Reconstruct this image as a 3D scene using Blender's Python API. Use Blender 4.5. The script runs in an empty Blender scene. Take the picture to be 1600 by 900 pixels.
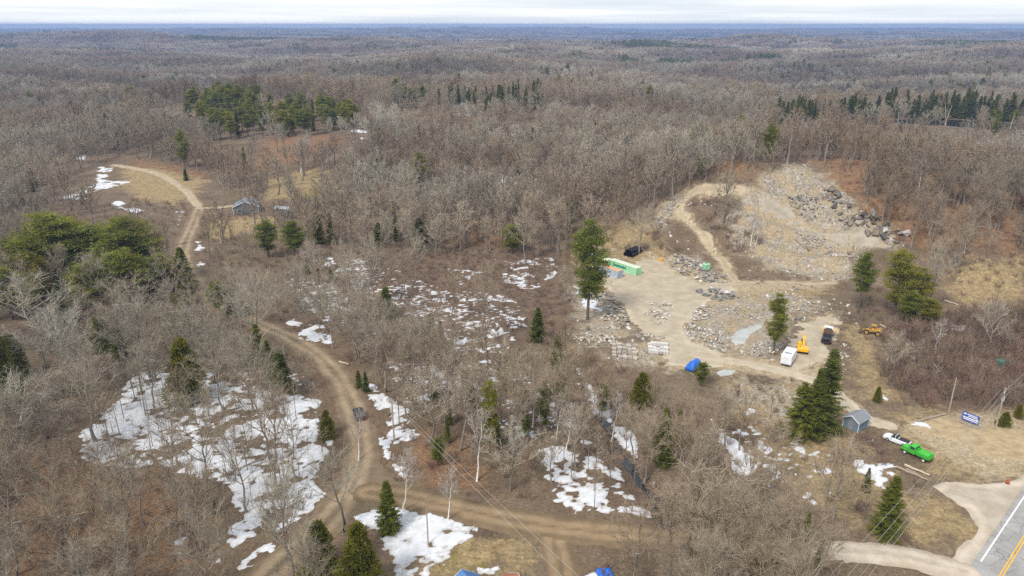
import bpy, bmesh, math, random
import numpy as np
from mathutils import Vector, Matrix, Euler

# ------------------------------------------------------------------ camera, sky, sun, exposure
S = bpy.context.scene
C = S.collection
FPX, PITCH, CAMZ = 1142.0, math.radians(19.80), 76.0
cam_data = bpy.data.cameras.new('camera')
cam_data.sensor_width = 36.0
cam_data.lens = FPX / 1600.0 * 36.0
cam_data.clip_start, cam_data.clip_end = 1.0, 40000.0
cam = bpy.data.objects.new('camera', cam_data)
cam.location = (0, 0, CAMZ)
cam.rotation_euler = (math.pi / 2 - PITCH, 0, 0)
C.objects.link(cam)
S.camera = cam

SUN_EL, SUN_AZ = math.radians(48), math.radians(215)      # azimuth clockwise from +Y
world = bpy.data.worlds.new('World')
S.world = world
world.use_nodes = True
wn, wl = world.node_tree.nodes, world.node_tree.links
wn.clear()
w_out = wn.new('ShaderNodeOutputWorld')
w_bg = wn.new('ShaderNodeBackground')
w_bg.inputs['Strength'].default_value = 0.09
w_sky = wn.new('ShaderNodeTexSky')
w_sky.sky_type = 'NISHITA'
w_sky.sun_disc = False
w_sky.sun_elevation = SUN_EL
w_sky.sun_rotation = SUN_AZ
w_sky.air_density, w_sky.dust_density, w_sky.ozone_density = 1.0, 1.5, 1.0
w_co = wn.new('ShaderNodeTexCoord')
w_map = wn.new('ShaderNodeMapping')
w_map.inputs['Scale'].default_value = (1.3, 1.3, 42.0)
w_noise = wn.new('ShaderNodeTexNoise')
w_noise.inputs['Scale'].default_value = 2.2
w_noise.inputs['Detail'].default_value = 6
w_noise.inputs['Roughness'].default_value = 0.55
w_ramp = wn.new('ShaderNodeValToRGB')
w_ramp.color_ramp.elements[0].position = 0.33
w_ramp.color_ramp.elements[0].color = (3.7, 4.05, 4.4, 1)
w_ramp.color_ramp.elements[1].position = 0.60
w_ramp.color_ramp.elements[1].color = (5.3, 5.4, 5.5, 1)
w_mix = wn.new('ShaderNodeMixRGB')
w_mix.inputs['Fac'].default_value = 0.90                   # nearly closed stratus, blue behind
wl.new(w_co.outputs['Generated'], w_map.inputs['Vector'])
wl.new(w_map.outputs['Vector'], w_noise.inputs['Vector'])
wl.new(w_noise.outputs['Fac'], w_ramp.inputs['Fac'])
wl.new(w_sky.outputs['Color'], w_mix.inputs['Color1'])
wl.new(w_ramp.outputs['Color'], w_mix.inputs['Color2'])
wl.new(w_mix.outputs['Color'], w_bg.inputs['Color'])
wl.new(w_bg.outputs['Background'], w_out.inputs['Surface'])

sun_data = bpy.data.lights.new('sun', 'SUN')
sun_data.energy = 1.5
sun_data.angle = math.radians(12)
sun_data.color = (1.0, 0.95, 0.88)
sun = bpy.data.objects.new('sun', sun_data)
sdir = Vector((math.sin(SUN_AZ) * math.cos(SUN_EL), math.cos(SUN_AZ) * math.cos(SUN_EL), math.sin(SUN_EL)))
sun.rotation_euler = sdir.to_track_quat('Z', 'Y').to_euler()
sun.location = (0, 0, 300)
C.objects.link(sun)

S.view_settings.view_transform = 'Standard'
S.view_settings.look = 'None'
S.view_settings.exposure = 1.28
S.view_settings.gamma = 1.0
S.view_settings.use_curve_mapping = False
S.cycles.max_bounces = 5
S.cycles.diffuse_bounces = 2
S.cycles.glossy_bounces = 2
S.cycles.transmission_bounces = 2
S.cycles.transparent_max_bounces = 8
S.cycles.volume_bounces = 0
S.cycles.use_denoising = False
S.cycles.use_adaptive_sampling = True
S.cycles.adaptive_threshold = 0.02

# ------------------------------------------------------------------ numbers: noise, projection, terrain
rng = np.random.default_rng(11)
random.seed(5)


def _hash(ix, iy, seed):
    n = (ix.astype(np.int64) * 374761393 + iy.astype(np.int64) * 668265263 + seed * 974634777) & 0x7fffffff
    n = ((n ^ (n >> 13)) * 1274126177) & 0x7fffffff
    n = n ^ (n >> 16)
    return (n & 0xffff) / 65535.0


def vnoise(x, y, seed=0):
    x = np.asarray(x, float); y = np.asarray(y, float)
    x0 = np.floor(x); y0 = np.floor(y)
    fx = x - x0; fy = y - y0
    fx = fx * fx * fx * (fx * (fx * 6 - 15) + 10); fy = fy * fy * fy * (fy * (fy * 6 - 15) + 10)
    a = _hash(x0, y0, seed); b = _hash(x0 + 1, y0, seed); c = _hash(x0, y0 + 1, seed); d = _hash(x0 + 1, y0 + 1, seed)
    return (a * (1 - fx) + b * fx) * (1 - fy) + (c * (1 - fx) + d * fx) * fy


def fbm(x, y, seed=0, oct=4):
    v = 0.0; a = 0.5; t = 0.0
    for i in range(oct):
        v = v + a * vnoise(x * 2 ** i + 17.3 * i, y * 2 ** i - 9.1 * i, seed + i); t += a; a *= 0.5
    return v / t


def sstep(a, b, x):
    t = np.clip((x - a) / (b - a), 0, 1)
    return t * t * (3 - 2 * t)


def gauss(x, y, cx, cy, sx, sy):
    return np.exp(-((x - cx) / sx) ** 2 - ((y - cy) / sy) ** 2)


def rolling(x, y):
    g = sstep(330, 900, y)
    z = g * ((fbm(x / 520.0 + 4.1, y / 295.0, 21, 4) - 0.5) * 70.0)
    for yc, hh, ww, sd_, lx in ((1050, 18, 100, 63, 420), (1350, 18, 120, 66, 520), (1750, 30, 190, 64, 700), (3000, 38, 420, 65, 1300)):
        line = yc + (vnoise(x / lx, x * 0 + 0.5, sd_) - 0.5) * ww * 2.4
        hgt = hh * (0.15 + 1.1 * vnoise(x / (lx * 0.8) + 7.7, x * 0 + 1.5, sd_ + 40))
        z = z + sstep(700, 950, y) * (hgt * np.exp(-((y - line) / ww) ** 2) - hh * 0.18)
    g2 = sstep(1500, 4000, y)
    z = z + g2 * ((fbm(x / 2600.0 + 1.7, y / 1500.0 + 0.4, 33, 3) - 0.48) * 90.0)
    z = z + 4.0 * sstep(6500, 10500, y)
    z = z + 16.0 * gauss(x, y, -3300, 7000, 2600, 1800)
    return z - 5.0 * gauss(x, y, 330, 575, 140, 70) * g


STREAM = [(12, 169), (15, 155), (18, 138.5), (21.5, 119), (24, 107.5), (25.5, 98.8)]


def terrain(x, y):
    x = np.asarray(x, float); y = np.asarray(y, float)
    z = (fbm(x / 55.0, y / 55.0, 3, 3) - 0.5) * 3.0 * sstep(90, 240, y + 0.25 * np.abs(x))
    # quarry hill: front slope between foot and crest, falls away behind
    foot = 250 - 0.5 * (np.clip(x, 20, 150) - 20)
    crest = 282 + 0.02 * (x - 110)
    front = sstep(0, 1, (y - foot) / (crest - foot))
    back = np.exp(-(np.clip(y - crest, 0, None) / 85.0) ** 2)
    side = sstep(18, 95, x) * (1 - 0.42 * sstep(125, 215, x))
    hill = 26.0 * front * back * side
    inq = sstep(40, 75, x) * (1 - sstep(128, 150, x)) * sstep(0.03, 0.15, front) * (1 - sstep(0.0, 14.0, y - crest))
    hill = hill + inq * (1.35 * np.sin(hill * 2 * np.pi / 6.0 + 1.2) + (fbm(x / 13.0, y / 13.0, 44, 2) - 0.5) * 3.2)
    z = z + hill
    # terrace of the quarry floor, cut under the rock face
    z = z - 6.0 * gauss(x, y, 104, 243, 18, 22) * (1 - sstep(114, 119, x))
    z = z + 2.5 * gauss(x, y, 88, 270, 16, 10)
    # slope behind the grey house
    z = z + 9.0 * gauss(x, y, -95, 455, 150, 70)
    z = z + 8.0 * gauss(x, y, -190, 620, 160, 90)
    # rolling country
    far = y > 330
    if np.any(far):
        z = np.array(z, float)
        z[far] = z[far] + rolling(np.broadcast_to(x, z.shape)[far], np.broadcast_to(y, z.shape)[far])
    # ditch of the stream
    z = z - 1.5 * np.exp(-(seg_dist(x, y, STREAM) / 3.6) ** 2)
    return z


CP, SP = math.cos(PITCH), math.sin(PITCH)


def ray_dir(px, py):
    u = (np.asarray(px, float) - 800) / FPX; v = (450 - np.asarray(py, float)) / FPX
    d = np.stack([u, CP + v * SP, -SP + v * CP], -1)
    return d


def project(x, y, z):
    dz = np.asarray(z, float) - CAMZ
    depth = y * CP - dz * SP
    up = y * SP + dz * CP
    return 800 + FPX * x / depth, 450 - FPX * up / depth, depth


def ground_at(pts):
    """photo coordinates -> places on the terrain (x, y, z)"""
    pts = np.atleast_2d(np.asarray(pts, float))
    d = ray_dir(pts[:, 0], pts[:, 1])
    ts = np.concatenate([np.arange(60, 700, 5.0), np.geomspace(700, 12000, 160)])
    P = d[:, None, :] * ts[None, :, None]
    hz = terrain(P[..., 0], P[..., 1])
    below = (CAMZ + P[..., 2]) < hz
    idx = np.where(below.any(1), below.argmax(1), len(ts) - 1)
    lo = ts[np.maximum(idx - 1, 0)]; hi = ts[idx]
    for _ in range(18):
        mid = (lo + hi) / 2
        q = d * mid[:, None]
        b = (CAMZ + q[:, 2]) < terrain(q[:, 0], q[:, 1])
        hi = np.where(b, mid, hi); lo = np.where(b, lo, mid)
    q = d * hi[:, None]
    return np.stack([q[:, 0], q[:, 1], terrain(q[:, 0], q[:, 1])], -1)


def at(px, py):
    return ground_at([(px, py)])[0]


def in_poly(px, py, poly):
    poly = np.asarray(poly, float)
    inside = np.zeros(np.shape(px), bool)
    x0, y0 = poly[-1]
    for x1, y1 in poly:
        c = ((y1 > py) != (y0 > py)) & (px < (x0 - x1) * (py - y1) / (y0 - y1 + 1e-12) + x1)
        inside ^= c
        x0, y0 = x1, y1
    return inside


def seg_dist(x, y, line, closed=False):
    line = np.asarray(line, float)
    best = np.full(np.shape(x), 1e9)
    n = len(line)
    for i in range(n if closed else n - 1):
        ax, ay = line[i][:2]; bx, by = line[(i + 1) % n][:2]
        dx, dy = bx - ax, by - ay
        t = np.clip(((x - ax) * dx + (y - ay) * dy) / (dx * dx + dy * dy + 1e-9), 0, 1)
        best = np.minimum(best, np.hypot(x - ax - t * dx, y - ay - t * dy))
    return best


def poly_sd(x, y, poly):
    d = seg_dist(x, y, poly, True)
    return np.where(in_poly(x, y, poly), d, -d)


def smooth_line(pts, n=6):
    pts = [np.asarray(p, float)[:2] for p in pts]
    out = []
    for i in range(len(pts) - 1):
        p0 = pts[max(i - 1, 0)]; p1 = pts[i]; p2 = pts[i + 1]; p3 = pts[min(i + 2, len(pts) - 1)]
        for k in range(n):
            t = k / n
            out.append(0.5 * ((2 * p1) + (-p0 + p2) * t + (2 * p0 - 5 * p1 + 4 * p2 - p3) * t * t + (-p0 + 3 * p1 - 3 * p2 + p3) * t ** 3))
    out.append(pts[-1])
    return np.array(out)


# ------------------------------------------------------------------ materials
MATS = {}


def mat(name, c1, c2=None, scale=3.0, rough=0.85, bump=0.0, detail=5.0, rand=0.0, metal=0.0, spec=0.3, lo=0.35, hi=0.65, stretch=None):
    """two-tone noise material; rand varies it from object to object"""
    if name in MATS:
        return MATS[name]
    m = bpy.data.materials.new(name)
    m.use_nodes = True
    nt = m.node_tree; n = nt.nodes; l = nt.links
    b = n['Principled BSDF']
    b.inputs['Roughness'].default_value = rough
    b.inputs['Metallic'].default_value = metal
    b.inputs['Specular IOR Level'].default_value = spec
    c2 = c2 or tuple(v * 0.8 for v in c1)
    co = n.new('ShaderNodeTexCoord')
    src = co.outputs['Object']
    if stretch:
        mp = n.new('ShaderNodeMapping'); mp.inputs['Scale'].default_value = stretch
        l.new(src, mp.inputs['Vector']); src = mp.outputs['Vector']
    no = n.new('ShaderNodeTexNoise')
    no.inputs['Scale'].default_value = scale; no.inputs['Detail'].default_value = detail
    no.inputs['Roughness'].default_value = 0.65
    l.new(src, no.inputs['Vector'])
    rp = n.new('ShaderNodeValToRGB')
    rp.color_ramp.elements[0].position = lo; rp.color_ramp.elements[0].color = (*c2, 1)
    rp.color_ramp.elements[1].position = hi; rp.color_ramp.elements[1].color = (*c1, 1)
    l.new(no.outputs['Fac'], rp.inputs['Fac'])
    col = rp.outputs['Color']
    if rand:
        oi = n.new('ShaderNodeObjectInfo')
        mr = n.new('ShaderNodeMapRange')
        mr.inputs['To Min'].default_value = 1 - rand; mr.inputs['To Max'].default_value = 1 + rand
        l.new(oi.outputs['Random'], mr.inputs['Value'])
        hs = n.new('ShaderNodeHueSaturation')
        l.new(mr.outputs['Result'], hs.inputs['Value'])
        mul = n.new('ShaderNodeMath'); mul.operation = 'MULTIPLY'; mul.inputs[1].default_value = 7.31
        fr = n.new('ShaderNodeMath'); fr.operation = 'FRACT'
        l.new(oi.outputs['Random'], mul.inputs[0]); l.new(mul.outputs[0], fr.inputs[0])
        ms = n.new('ShaderNodeMapRange'); ms.inputs['To Min'].default_value = 1 - rand * 1.3; ms.inputs['To Max'].default_value = 1 + rand * 0.7
        l.new(fr.outputs[0], ms.inputs['Value']); l.new(ms.outputs['Result'], hs.inputs['Saturation'])
        l.new(col, hs.inputs['Color']); col = hs.outputs['Color']
    l.new(col, b.inputs['Base Color'])
    if bump:
        bp = n.new('ShaderNodeBump'); bp.inputs['Strength'].default_value = bump; bp.inputs['Distance'].default_value = 0.15
        l.new(no.outputs['Fac'], bp.inputs['Height']); l.new(bp.outputs['Normal'], b.inputs['Normal'])
    MATS[name] = m
    return m


# ------------------------------------------------------------------ object helpers
def mesh_of(name, verts, faces, mats, idx=None, smooth=False):
    me = bpy.data.meshes.new(name)
    verts = np.asarray(verts, np.float32)
    if isinstance(faces, np.ndarray):
        nf, k = faces.shape
        me.vertices.add(len(verts)); me.vertices.foreach_set('co', verts.ravel())
        me.loops.add(nf * k); me.loops.foreach_set('vertex_index', faces.astype(np.int32).ravel())
        me.polygons.add(nf); me.polygons.foreach_set('loop_start', np.arange(0, nf * k, k, dtype=np.int32))
        me.update(calc_edges=True)
    else:
        me.from_pydata([tuple(v) for v in verts], [], [tuple(f) for f in faces]); me.update()
    for m in (mats if isinstance(mats, (list, tuple)) else [mats]):
        me.materials.append(m)
    if idx is not None:
        me.polygons.foreach_set('material_index', np.asarray(idx, np.int32))
    if smooth:
        me.polygons.foreach_set('use_smooth', np.ones(len(me.polygons), bool))
    return me


def link(name, me, parent=None, loc=(0, 0, 0), rz=0.0, scale=None):
    o = bpy.data.objects.new(name, me)
    C.objects.link(o)
    o.parent = parent
    o.location = loc
    o.rotation_euler = (0, 0, rz)
    if scale is not None:
        o.scale = (scale,) * 3 if np.isscalar(scale) else scale
    return o


def tag(o, label=None, cat=None, group=None, kind=None):
    if label: o['label'] = label
    if cat: o['category'] = cat
    if group: o['group'] = group
    if kind: o['kind'] = kind
    return o


def thing(name, label, cat, loc=(0, 0, 0), rz=0.0, group=None, scale=None):
    return tag(link(name, None, None, loc, rz, scale), label, cat, group)


class MB:
    """collects boxes, prisms and tubes into one mesh"""
    def __init__(self):
        self.v = []; self.f = []

    def add(self, v, f):
        k = len(self.v)
        self.v += [tuple(p) for p in v]
        self.f += [tuple(i + k for i in q) for q in f]
        return self

    def box(self, x0, x1, y0, y1, z0, z1, ch=0.0):
        if ch <= 0:
            v = [(x, y, z) for z in (z0, z1) for x, y in ((x0, y0), (x1, y0), (x1, y1), (x0, y1))]
            return self.add(v, [(3, 2, 1, 0), (4, 5, 6, 7), (0, 1, 5, 4), (1, 2, 6, 5), (2, 3, 7, 6), (3, 0, 4, 7)])
        bm = bmesh.new()
        bmesh.ops.create_cube(bm, size=1, matrix=Matrix.Translation(((x0 + x1) / 2, (y0 + y1) / 2, (z0 + z1) / 2)) @ Matrix.Diagonal((x1 - x0, y1 - y0, z1 - z0, 1)))
        bmesh.ops.bevel(bm, geom=bm.edges[:], offset=ch, segments=1, affect='EDGES')
        bm.verts.index_update()
        self.add([v.co[:] for v in bm.verts], [[v.index for v in f.verts] for f in bm.faces])
        bm.free()
        return self

    def prism(self, outline, y0, y1):
        """outline in x,z extruded along y"""
        n = len(outline)
        v = [(x, y0, z) for x, z in outline] + [(x, y1, z) for x, z in outline]
        f = [tuple(range(n)), tuple(range(2 * n - 1, n - 1, -1))] + [(i, i + n, (i + 1) % n + n, (i + 1) % n) for i in range(n)]
        return self.add(v, f)

    def tube(self, pts, r, sides=6, cap=True):
        pts = [Vector(p) for p in pts]
        rs = [r] * len(pts) if np.isscalar(r) else r
        k = len(self.v); v = []
        for i, p in enumerate(pts):
            t = (pts[min(i + 1, len(pts) - 1)] - pts[max(i - 1, 0)]).normalized()
            a = t.orthogonal().normalized(); b = t.cross(a)
            for j in range(sides):
                q = 2 * math.pi * j / sides
                v.append(tuple(p + (a * math.cos(q) + b * math.sin(q)) * rs[i]))
        f = [(i * sides + j, i * sides + (j + 1) % sides, (i + 1) * sides + (j + 1) % sides, (i + 1) * sides + j) for i in range(len(pts) - 1) for j in range(sides)]
        if cap:
            f += [tuple(range(sides - 1, -1, -1)), tuple(range((len(pts) - 1) * sides, len(pts) * sides))]
        return self.add(v, f)

    def build(self, name, m, parent=None, loc=(0, 0, 0), rz=0.0, smooth=False):
        return link(name, mesh_of(name, self.v, self.f, m, smooth=smooth), parent, loc, rz)


def on(px, py, dz=0.0):
    p = at(px, py)
    return (p[0], p[1], p[2] + dz)


def heading(pa, pb):
    """angle of the ground direction from photo point pa to pb, for things whose length lies along +x"""
    a = at(*pa); b = at(*pb)
    return math.atan2(b[1] - a[1], b[0] - a[0])

# ------------------------------------------------------------------ the ground
def W(pts):
    """photo outline -> ground outline (x, y)"""
    return ground_at(pts)[:, :2]


ROAD_A = smooth_line(W([(395, 925), (430, 890), (478, 848), (525, 800), (556, 750), (565, 705), (556, 655), (535, 600), (497, 556), (445, 524), (390, 498), (330, 462), (296, 425), (287, 388), (303, 348), (312, 325)]))
ROAD_B = smooth_line(W([(575, 770), (640, 778), (720, 796), (800, 813), (880, 826), (960, 834), (1050, 842), (1160, 852), (1290, 862)]))
DRIVE_S = smooth_line(W([(862, 830), (872, 870), (885, 925)]))
DRIVE_E = smooth_line(W([(1285, 862), (1340, 863), (1400, 868), (1460, 882), (1510, 895)]))
TRACK_Q = smooth_line(W([(1152, 442), (1132, 412), (1106, 377), (1076, 347), (1062, 326), (1078, 304), (1110, 296), (1160, 296)]))
TRACK_E = smooth_line(W([(1085, 555), (1150, 565), (1215, 578), (1275, 596), (1315, 622), (1345, 650), (1385, 665)]))
TRACK_T = smooth_line(W([(1140, 444), (1200, 440), (1300, 442)]))
TRACK_B = smooth_line(W([(1195, 318), (1240, 345), (1300, 366), (1390, 386)]))
TRACK_L = smooth_line(W([(312, 325), (292, 300), (255, 275), (215, 264), (178, 258)]))
TRACK_H = smooth_line(W([(312, 326), (342, 324), (372, 321)]))
JUNCTION = W([(470, 828), (492, 790), (517, 760), (538, 718), (586, 715), (612, 742), (655, 762), (690, 800), (620, 792), (560, 806), (500, 832)])
YARD = W([(925, 438), (985, 424), (1002, 405), (1030, 404), (1052, 425), (1100, 443), (1150, 440), (1150, 456), (1112, 470), (1088, 492), (1068, 512), (1080, 535), (1130, 552), (1130, 572), (1085, 578), (1042, 572), (1038, 545), (1005, 522), (986, 502), (968, 472), (948, 452)])
TRUCK_YARD = W([(1232, 535), (1255, 500), (1300, 488), (1312, 500), (1285, 565), (1250, 580), (1228, 570)])
ENTRANCE = W([(1425, 668), (1455, 655), (1535, 664), (1600, 668), (1640, 700), (1600, 722), (1560, 722), (1500, 690), (1450, 680)])
APRON = W([(1457, 760), (1478, 752), (1540, 756), (1592, 748), (1625, 720), (1625, 780), (1545, 880), (1505, 930), (1475, 905), (1492, 866), (1530, 826), (1512, 796)])
wl0, wl1 = W([(1600, 775), (1531, 878)])
yl0, yl1 = W([(1600, 840), (1565, 900)])
HDIR = (wl0 - wl1) / np.linalg.norm(wl0 - wl1)
HNRM = np.array([HDIR[1], -HDIR[0]])
YOFF = float(np.dot((yl0 + yl1) / 2 - wl1, HNRM))            # white line to yellow line
HLEN = (-60.0, 420.0)


def far_from(x, y, line, hw):
    return hw - seg_dist(x, y, line)


def fan(rows, cols=420):
    t = np.linspace(-1, 1, cols)
    Y = np.repeat(rows, cols); X = np.tile(t, len(rows)) * (np.repeat(rows, cols) * 0.95 + 62)
    i = np.arange(len(rows) - 1)[:, None] * cols + np.arange(cols - 1)[None, :]
    F = np.stack([i, i + 1, i + cols + 1, i + cols], -1).reshape(-1, 4)
    return X, Y, F


rows = np.concatenate([np.arange(20, 420, 1.5), np.geomspace(420, 2600, 150), np.geomspace(2650, 13500, 80)])
GX, GY, GF = fan(rows)
GZ = terrain(GX, GY)
near = GY < 480


def attr(me, name, val):
    a = me.attributes.new(name, 'FLOAT', 'POINT')
    a.data.foreach_set('value', np.asarray(val, np.float32))


def region(polys, soft=13.0, line=None):
    v = np.zeros(len(GX))
    for p in polys:
        w = W(p)
        x, y = GX[near], GY[near]
        k = (x > w[:, 0].min() - 16) & (x < w[:, 0].max() + 16) & (y > w[:, 1].min() - 16) & (y < w[:, 1].max() + 16)
        sd = np.full(len(x), -99.0)
        sd[k] = poly_sd(x[k], y[k], w)
        u = v[near]; v[near] = np.maximum(u, np.clip(sd / soft + 0.5, 0, 1))
    return v


rock_amt = region([
    [(1160, 292), (1250, 255), (1300, 285), (1340, 330), (1395, 372), (1400, 392), (1330, 400), (1340, 440), (1290, 440), (1200, 420), (1150, 385), (1130, 330)],
    [(1040, 400), (1085, 400), (1140, 430), (1130, 445), (1060, 430)], [(890, 450), (930, 440), (985, 500), (1000, 520), (960, 540), (900, 545)],
    [(1060, 500), (1110, 470), (1200, 455), (1300, 470), (1240, 500), (1230, 540), (1200, 565), (1100, 545), (1062, 525)],
    [(1130, 590), (1240, 595), (1270, 640), (1200, 660), (1140, 620)], [(950, 530), (1040, 530), (1045, 580), (960, 570)],
    [(1015, 340), (1060, 300), (1085, 300), (1060, 335), (1030, 360)]])
straw_amt = region([
    [(190, 262), (250, 262), (330, 280), (300, 310), (270, 322), (210, 310), (185, 285)], [(320, 335), (440, 338), (440, 372), (330, 372)],
    [(1400, 640), (1470, 640), (1600, 650), (1600, 750), (1480, 750), (1390, 690)], [(1400, 770), (1470, 770), (1530, 825), (1490, 865), (1380, 855), (1400, 830)],
    [(1480, 420), (1600, 400), (1600, 480), (1490, 480)], [(1170, 300), (1240, 262), (1250, 280), (1180, 320)],
    [(700, 845), (850, 835), (830, 900), (660, 900)], [(1130, 595), (1300, 610), (1330, 660), (1200, 700), (1150, 660)],
    [(410, 282), (500, 258), (520, 270), (480, 305), (420, 312)], [(1100, 440), (1300, 450), (1250, 490), (1110, 480)], [(880, 385), (1040, 380), (1040, 410), (900, 420)],
    [(930, 350), (1010, 350), (1040, 385), (940, 390)], [(1180, 690), (1300, 660), (1400, 760), (1330, 820), (1240, 770)], [(1320, 500), (1370, 520), (1380, 580), (1420, 640), (1340, 620)]])
moss_amt = region([[(690, 845), (790, 850), (760, 900), (660, 900)], [(330, 345), (420, 350), (400, 380), (330, 370)], [(440, 290), (520, 290), (500, 312), (430, 312)]], 8.0)
wet_amt = region([[(530, 400), (700, 395), (880, 400), (890, 540), (780, 545), (640, 480), (520, 440)], [(1380, 520), (1480, 500), (1600, 500), (1600, 640), (1440, 640), (1380, 590)], [(880, 560), (940, 600), (1040, 760), (1060, 830), (1000, 810), (930, 680)]])
red_amt = region([[(640, 675), (740, 690), (760, 770), (660, 760), (610, 715)], [(0, 690), (240, 740), (330, 800), (310, 900), (0, 900)], [(1380, 250), (1600, 250), (1600, 400), (1440, 400), (1340, 320), (1260, 255)],
                  [(960, 240), (1200, 250), (1160, 290), (1000, 280)], [(430, 200), (560, 215), (450, 260), (390, 270)], [(720, 340), (790, 340), (790, 390), (700, 385)], [(190, 245), (330, 270), (310, 285), (210, 262)]], 16.0)

dirt_amt = region([[(925, 438), (985, 424), (1002, 400), (1040, 400), (1150, 438), (1300, 436), (1300, 450), (1150, 460), (1068, 512), (1130, 552), (1240, 560), (1260, 495), (1312, 488), (1290, 570), (1345, 650), (1320, 640), (1270, 602), (1130, 580), (1042, 578), (1005, 522), (968, 472)],
                   [(1395, 668), (1450, 648), (1600, 645), (1640, 735), (1545, 755), (1450, 700)]], 9.0)
for line_, w_ in ((TRACK_Q, 4.5), (TRACK_L, 5.0), (TRACK_B, 5.0), (TRACK_E, 4.5), (TRACK_T, 4.0)):
    kk = near & (GY > 130)
    dd = np.zeros(len(GX)); dd[kk] = np.clip(1 - seg_dist(GX[kk], GY[kk], line_) / w_, 0, 1) * 0.85
    dirt_amt = np.maximum(dirt_amt, dd)

gm = bpy.data.materials.new('forest_floor')
gm.use_nodes = True
gn, gl = gm.node_tree.nodes, gm.node_tree.links
gb = gn['Principled BSDF']
gb.inputs['Roughness'].default_value = 0.95
gb.inputs['Specular IOR Level'].default_value = 0.15
gco = gn.new('ShaderNodeTexCoord')


def g_noise(scale, detail=6, rough=0.6, vor=False):
    n = gn.new('ShaderNodeTexVoronoi' if vor else 'ShaderNodeTexNoise')
    n.inputs['Scale'].default_value = scale
    if not vor:
        n.inputs['Detail'].default_value = detail; n.inputs['Roughness'].default_value = rough
    gl.new(gco.outputs['Object'], n.inputs['Vector'])
    return n


def g_ramp(fac, stops):
    r = gn.new('ShaderNodeValToRGB')
    while len(r.color_ramp.elements) < len(stops):
        r.color_ramp.elements.new(0.5)
    for e, (p, c) in zip(r.color_ramp.elements, stops):
        e.position = p; e.color = (*c, 1)
    gl.new(fac, r.inputs['Fac'])
    return r.outputs['Color']


def g_mix(a, b, fac, mode='MIX'):
    m = gn.new('ShaderNodeMixRGB'); m.blend_type = mode
    gl.new(a, m.inputs['Color1']); gl.new(b, m.inputs['Color2'])
    if isinstance(fac, float): m.inputs['Fac'].default_value = fac
    else: gl.new(fac, m.inputs['Fac'])
    return m.outputs['Color']


def g_mask(name, scale=0.35, amp=1.1):
    """a zone attribute with a ragged edge"""
    a = gn.new('ShaderNodeAttribute'); a.attribute_name = name
    n = g_noise(scale, 7, 0.7)
    s = gn.new('ShaderNodeMath'); s.operation = 'SUBTRACT'; s.inputs[1].default_value = 0.5
    gl.new(n.outputs['Fac'], s.inputs[0])
    m = gn.new('ShaderNodeMath'); m.operation = 'MULTIPLY_ADD'; m.inputs[1].default_value = amp * 2
    gl.new(s.outputs[0], m.inputs[0]); gl.new(a.outputs['Fac'], m.inputs[2])
    r = gn.new('ShaderNodeMapRange'); r.inputs['From Min'].default_value = 0.36; r.inputs['From Max'].default_value = 0.80
    gl.new(m.outputs[0], r.inputs['Value'])
    return r.outputs['Result']


litter = g_ramp(g_noise(0.09, 8, 0.7).outputs['Fac'], [(0.30, (0.098, 0.074, 0.051)), (0.5, (0.155, 0.114, 0.078)), (0.70, (0.205, 0.163, 0.115))])
fine = g_ramp(g_noise(1.7, 9, 0.75).outputs['Fac'], [(0.32, (0.50, 0.47, 0.44)), (0.5, (0.95, 0.93, 0.9)), (0.70, (1.45, 1.4, 1.3))])
red = g_ramp(g_noise(0.5, 8, 0.7).outputs['Fac'], [(0.35, (0.150, 0.092, 0.055)), (0.65, (0.262, 0.160, 0.092))])
straw = g_ramp(g_noise(0.6, 8, 0.7).outputs['Fac'], [(0.30, (0.185, 0.138, 0.078)), (0.5, (0.285, 0.215, 0.118)), (0.70, (0.400, 0.310, 0.175))])
moss = g_ramp(g_noise(0.5, 8, 0.7).outputs['Fac'], [(0.35, (0.150, 0.105, 0.045)), (0.65, (0.220, 0.190, 0.062))])
wet = g_ramp(g_noise(0.3, 8, 0.7).outputs['Fac'], [(0.35, (0.100, 0.072, 0.052)), (0.65, (0.185, 0.130, 0.092))])
vor = g_noise(1.5, vor=True)
rubble = g_ramp(vor.outputs['Color'], [(0.1, (0.190, 0.172, 0.146)), (0.5, (0.290, 0.258, 0.212)), (0.9, (0.400, 0.360, 0.300))])
sandy = g_ramp(g_noise(0.35, 8, 0.7).outputs['Fac'], [(0.35, (0.270, 0.215, 0.145)), (0.65, (0.380, 0.310, 0.210))])
rubble = g_mix(rubble, sandy, g_ramp(g_noise(0.16, 7, 0.7).outputs['Fac'], [(0.46, (0, 0, 0)), (0.56, (1, 1, 1))]))
col = g_mix(litter, red, g_mask('red', 0.12))
col = g_mix(col, wet, g_mask('wet', 0.2))
col = g_mix(col, moss, g_mask('moss', 0.3))
col = g_mix(col, straw, g_mask('straw', 0.2))
col = g_mix(col, rubble, g_mask('rock', 0.22))
dirt = g_ramp(g_noise(0.4, 8, 0.7).outputs['Fac'], [(0.33, (0.300, 0.240, 0.160)), (0.66, (0.430, 0.355, 0.240))])
col = g_mix(col, dirt, g_mask('dirt', 0.45, 0.9))
col = g_mix(col, fine, 1.0, 'MULTIPLY')
gl.new(col, gb.inputs['Base Color'])
gbp = gn.new('ShaderNodeBump'); gbp.inputs['Strength'].default_value = 0.8; gbp.inputs['Distance'].default_value = 0.3
gl.new(g_noise(1.1, 9, 0.75).outputs['Fac'], gbp.inputs['Height']); gl.new(gbp.outputs['Normal'], gb.inputs['Normal'])

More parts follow.
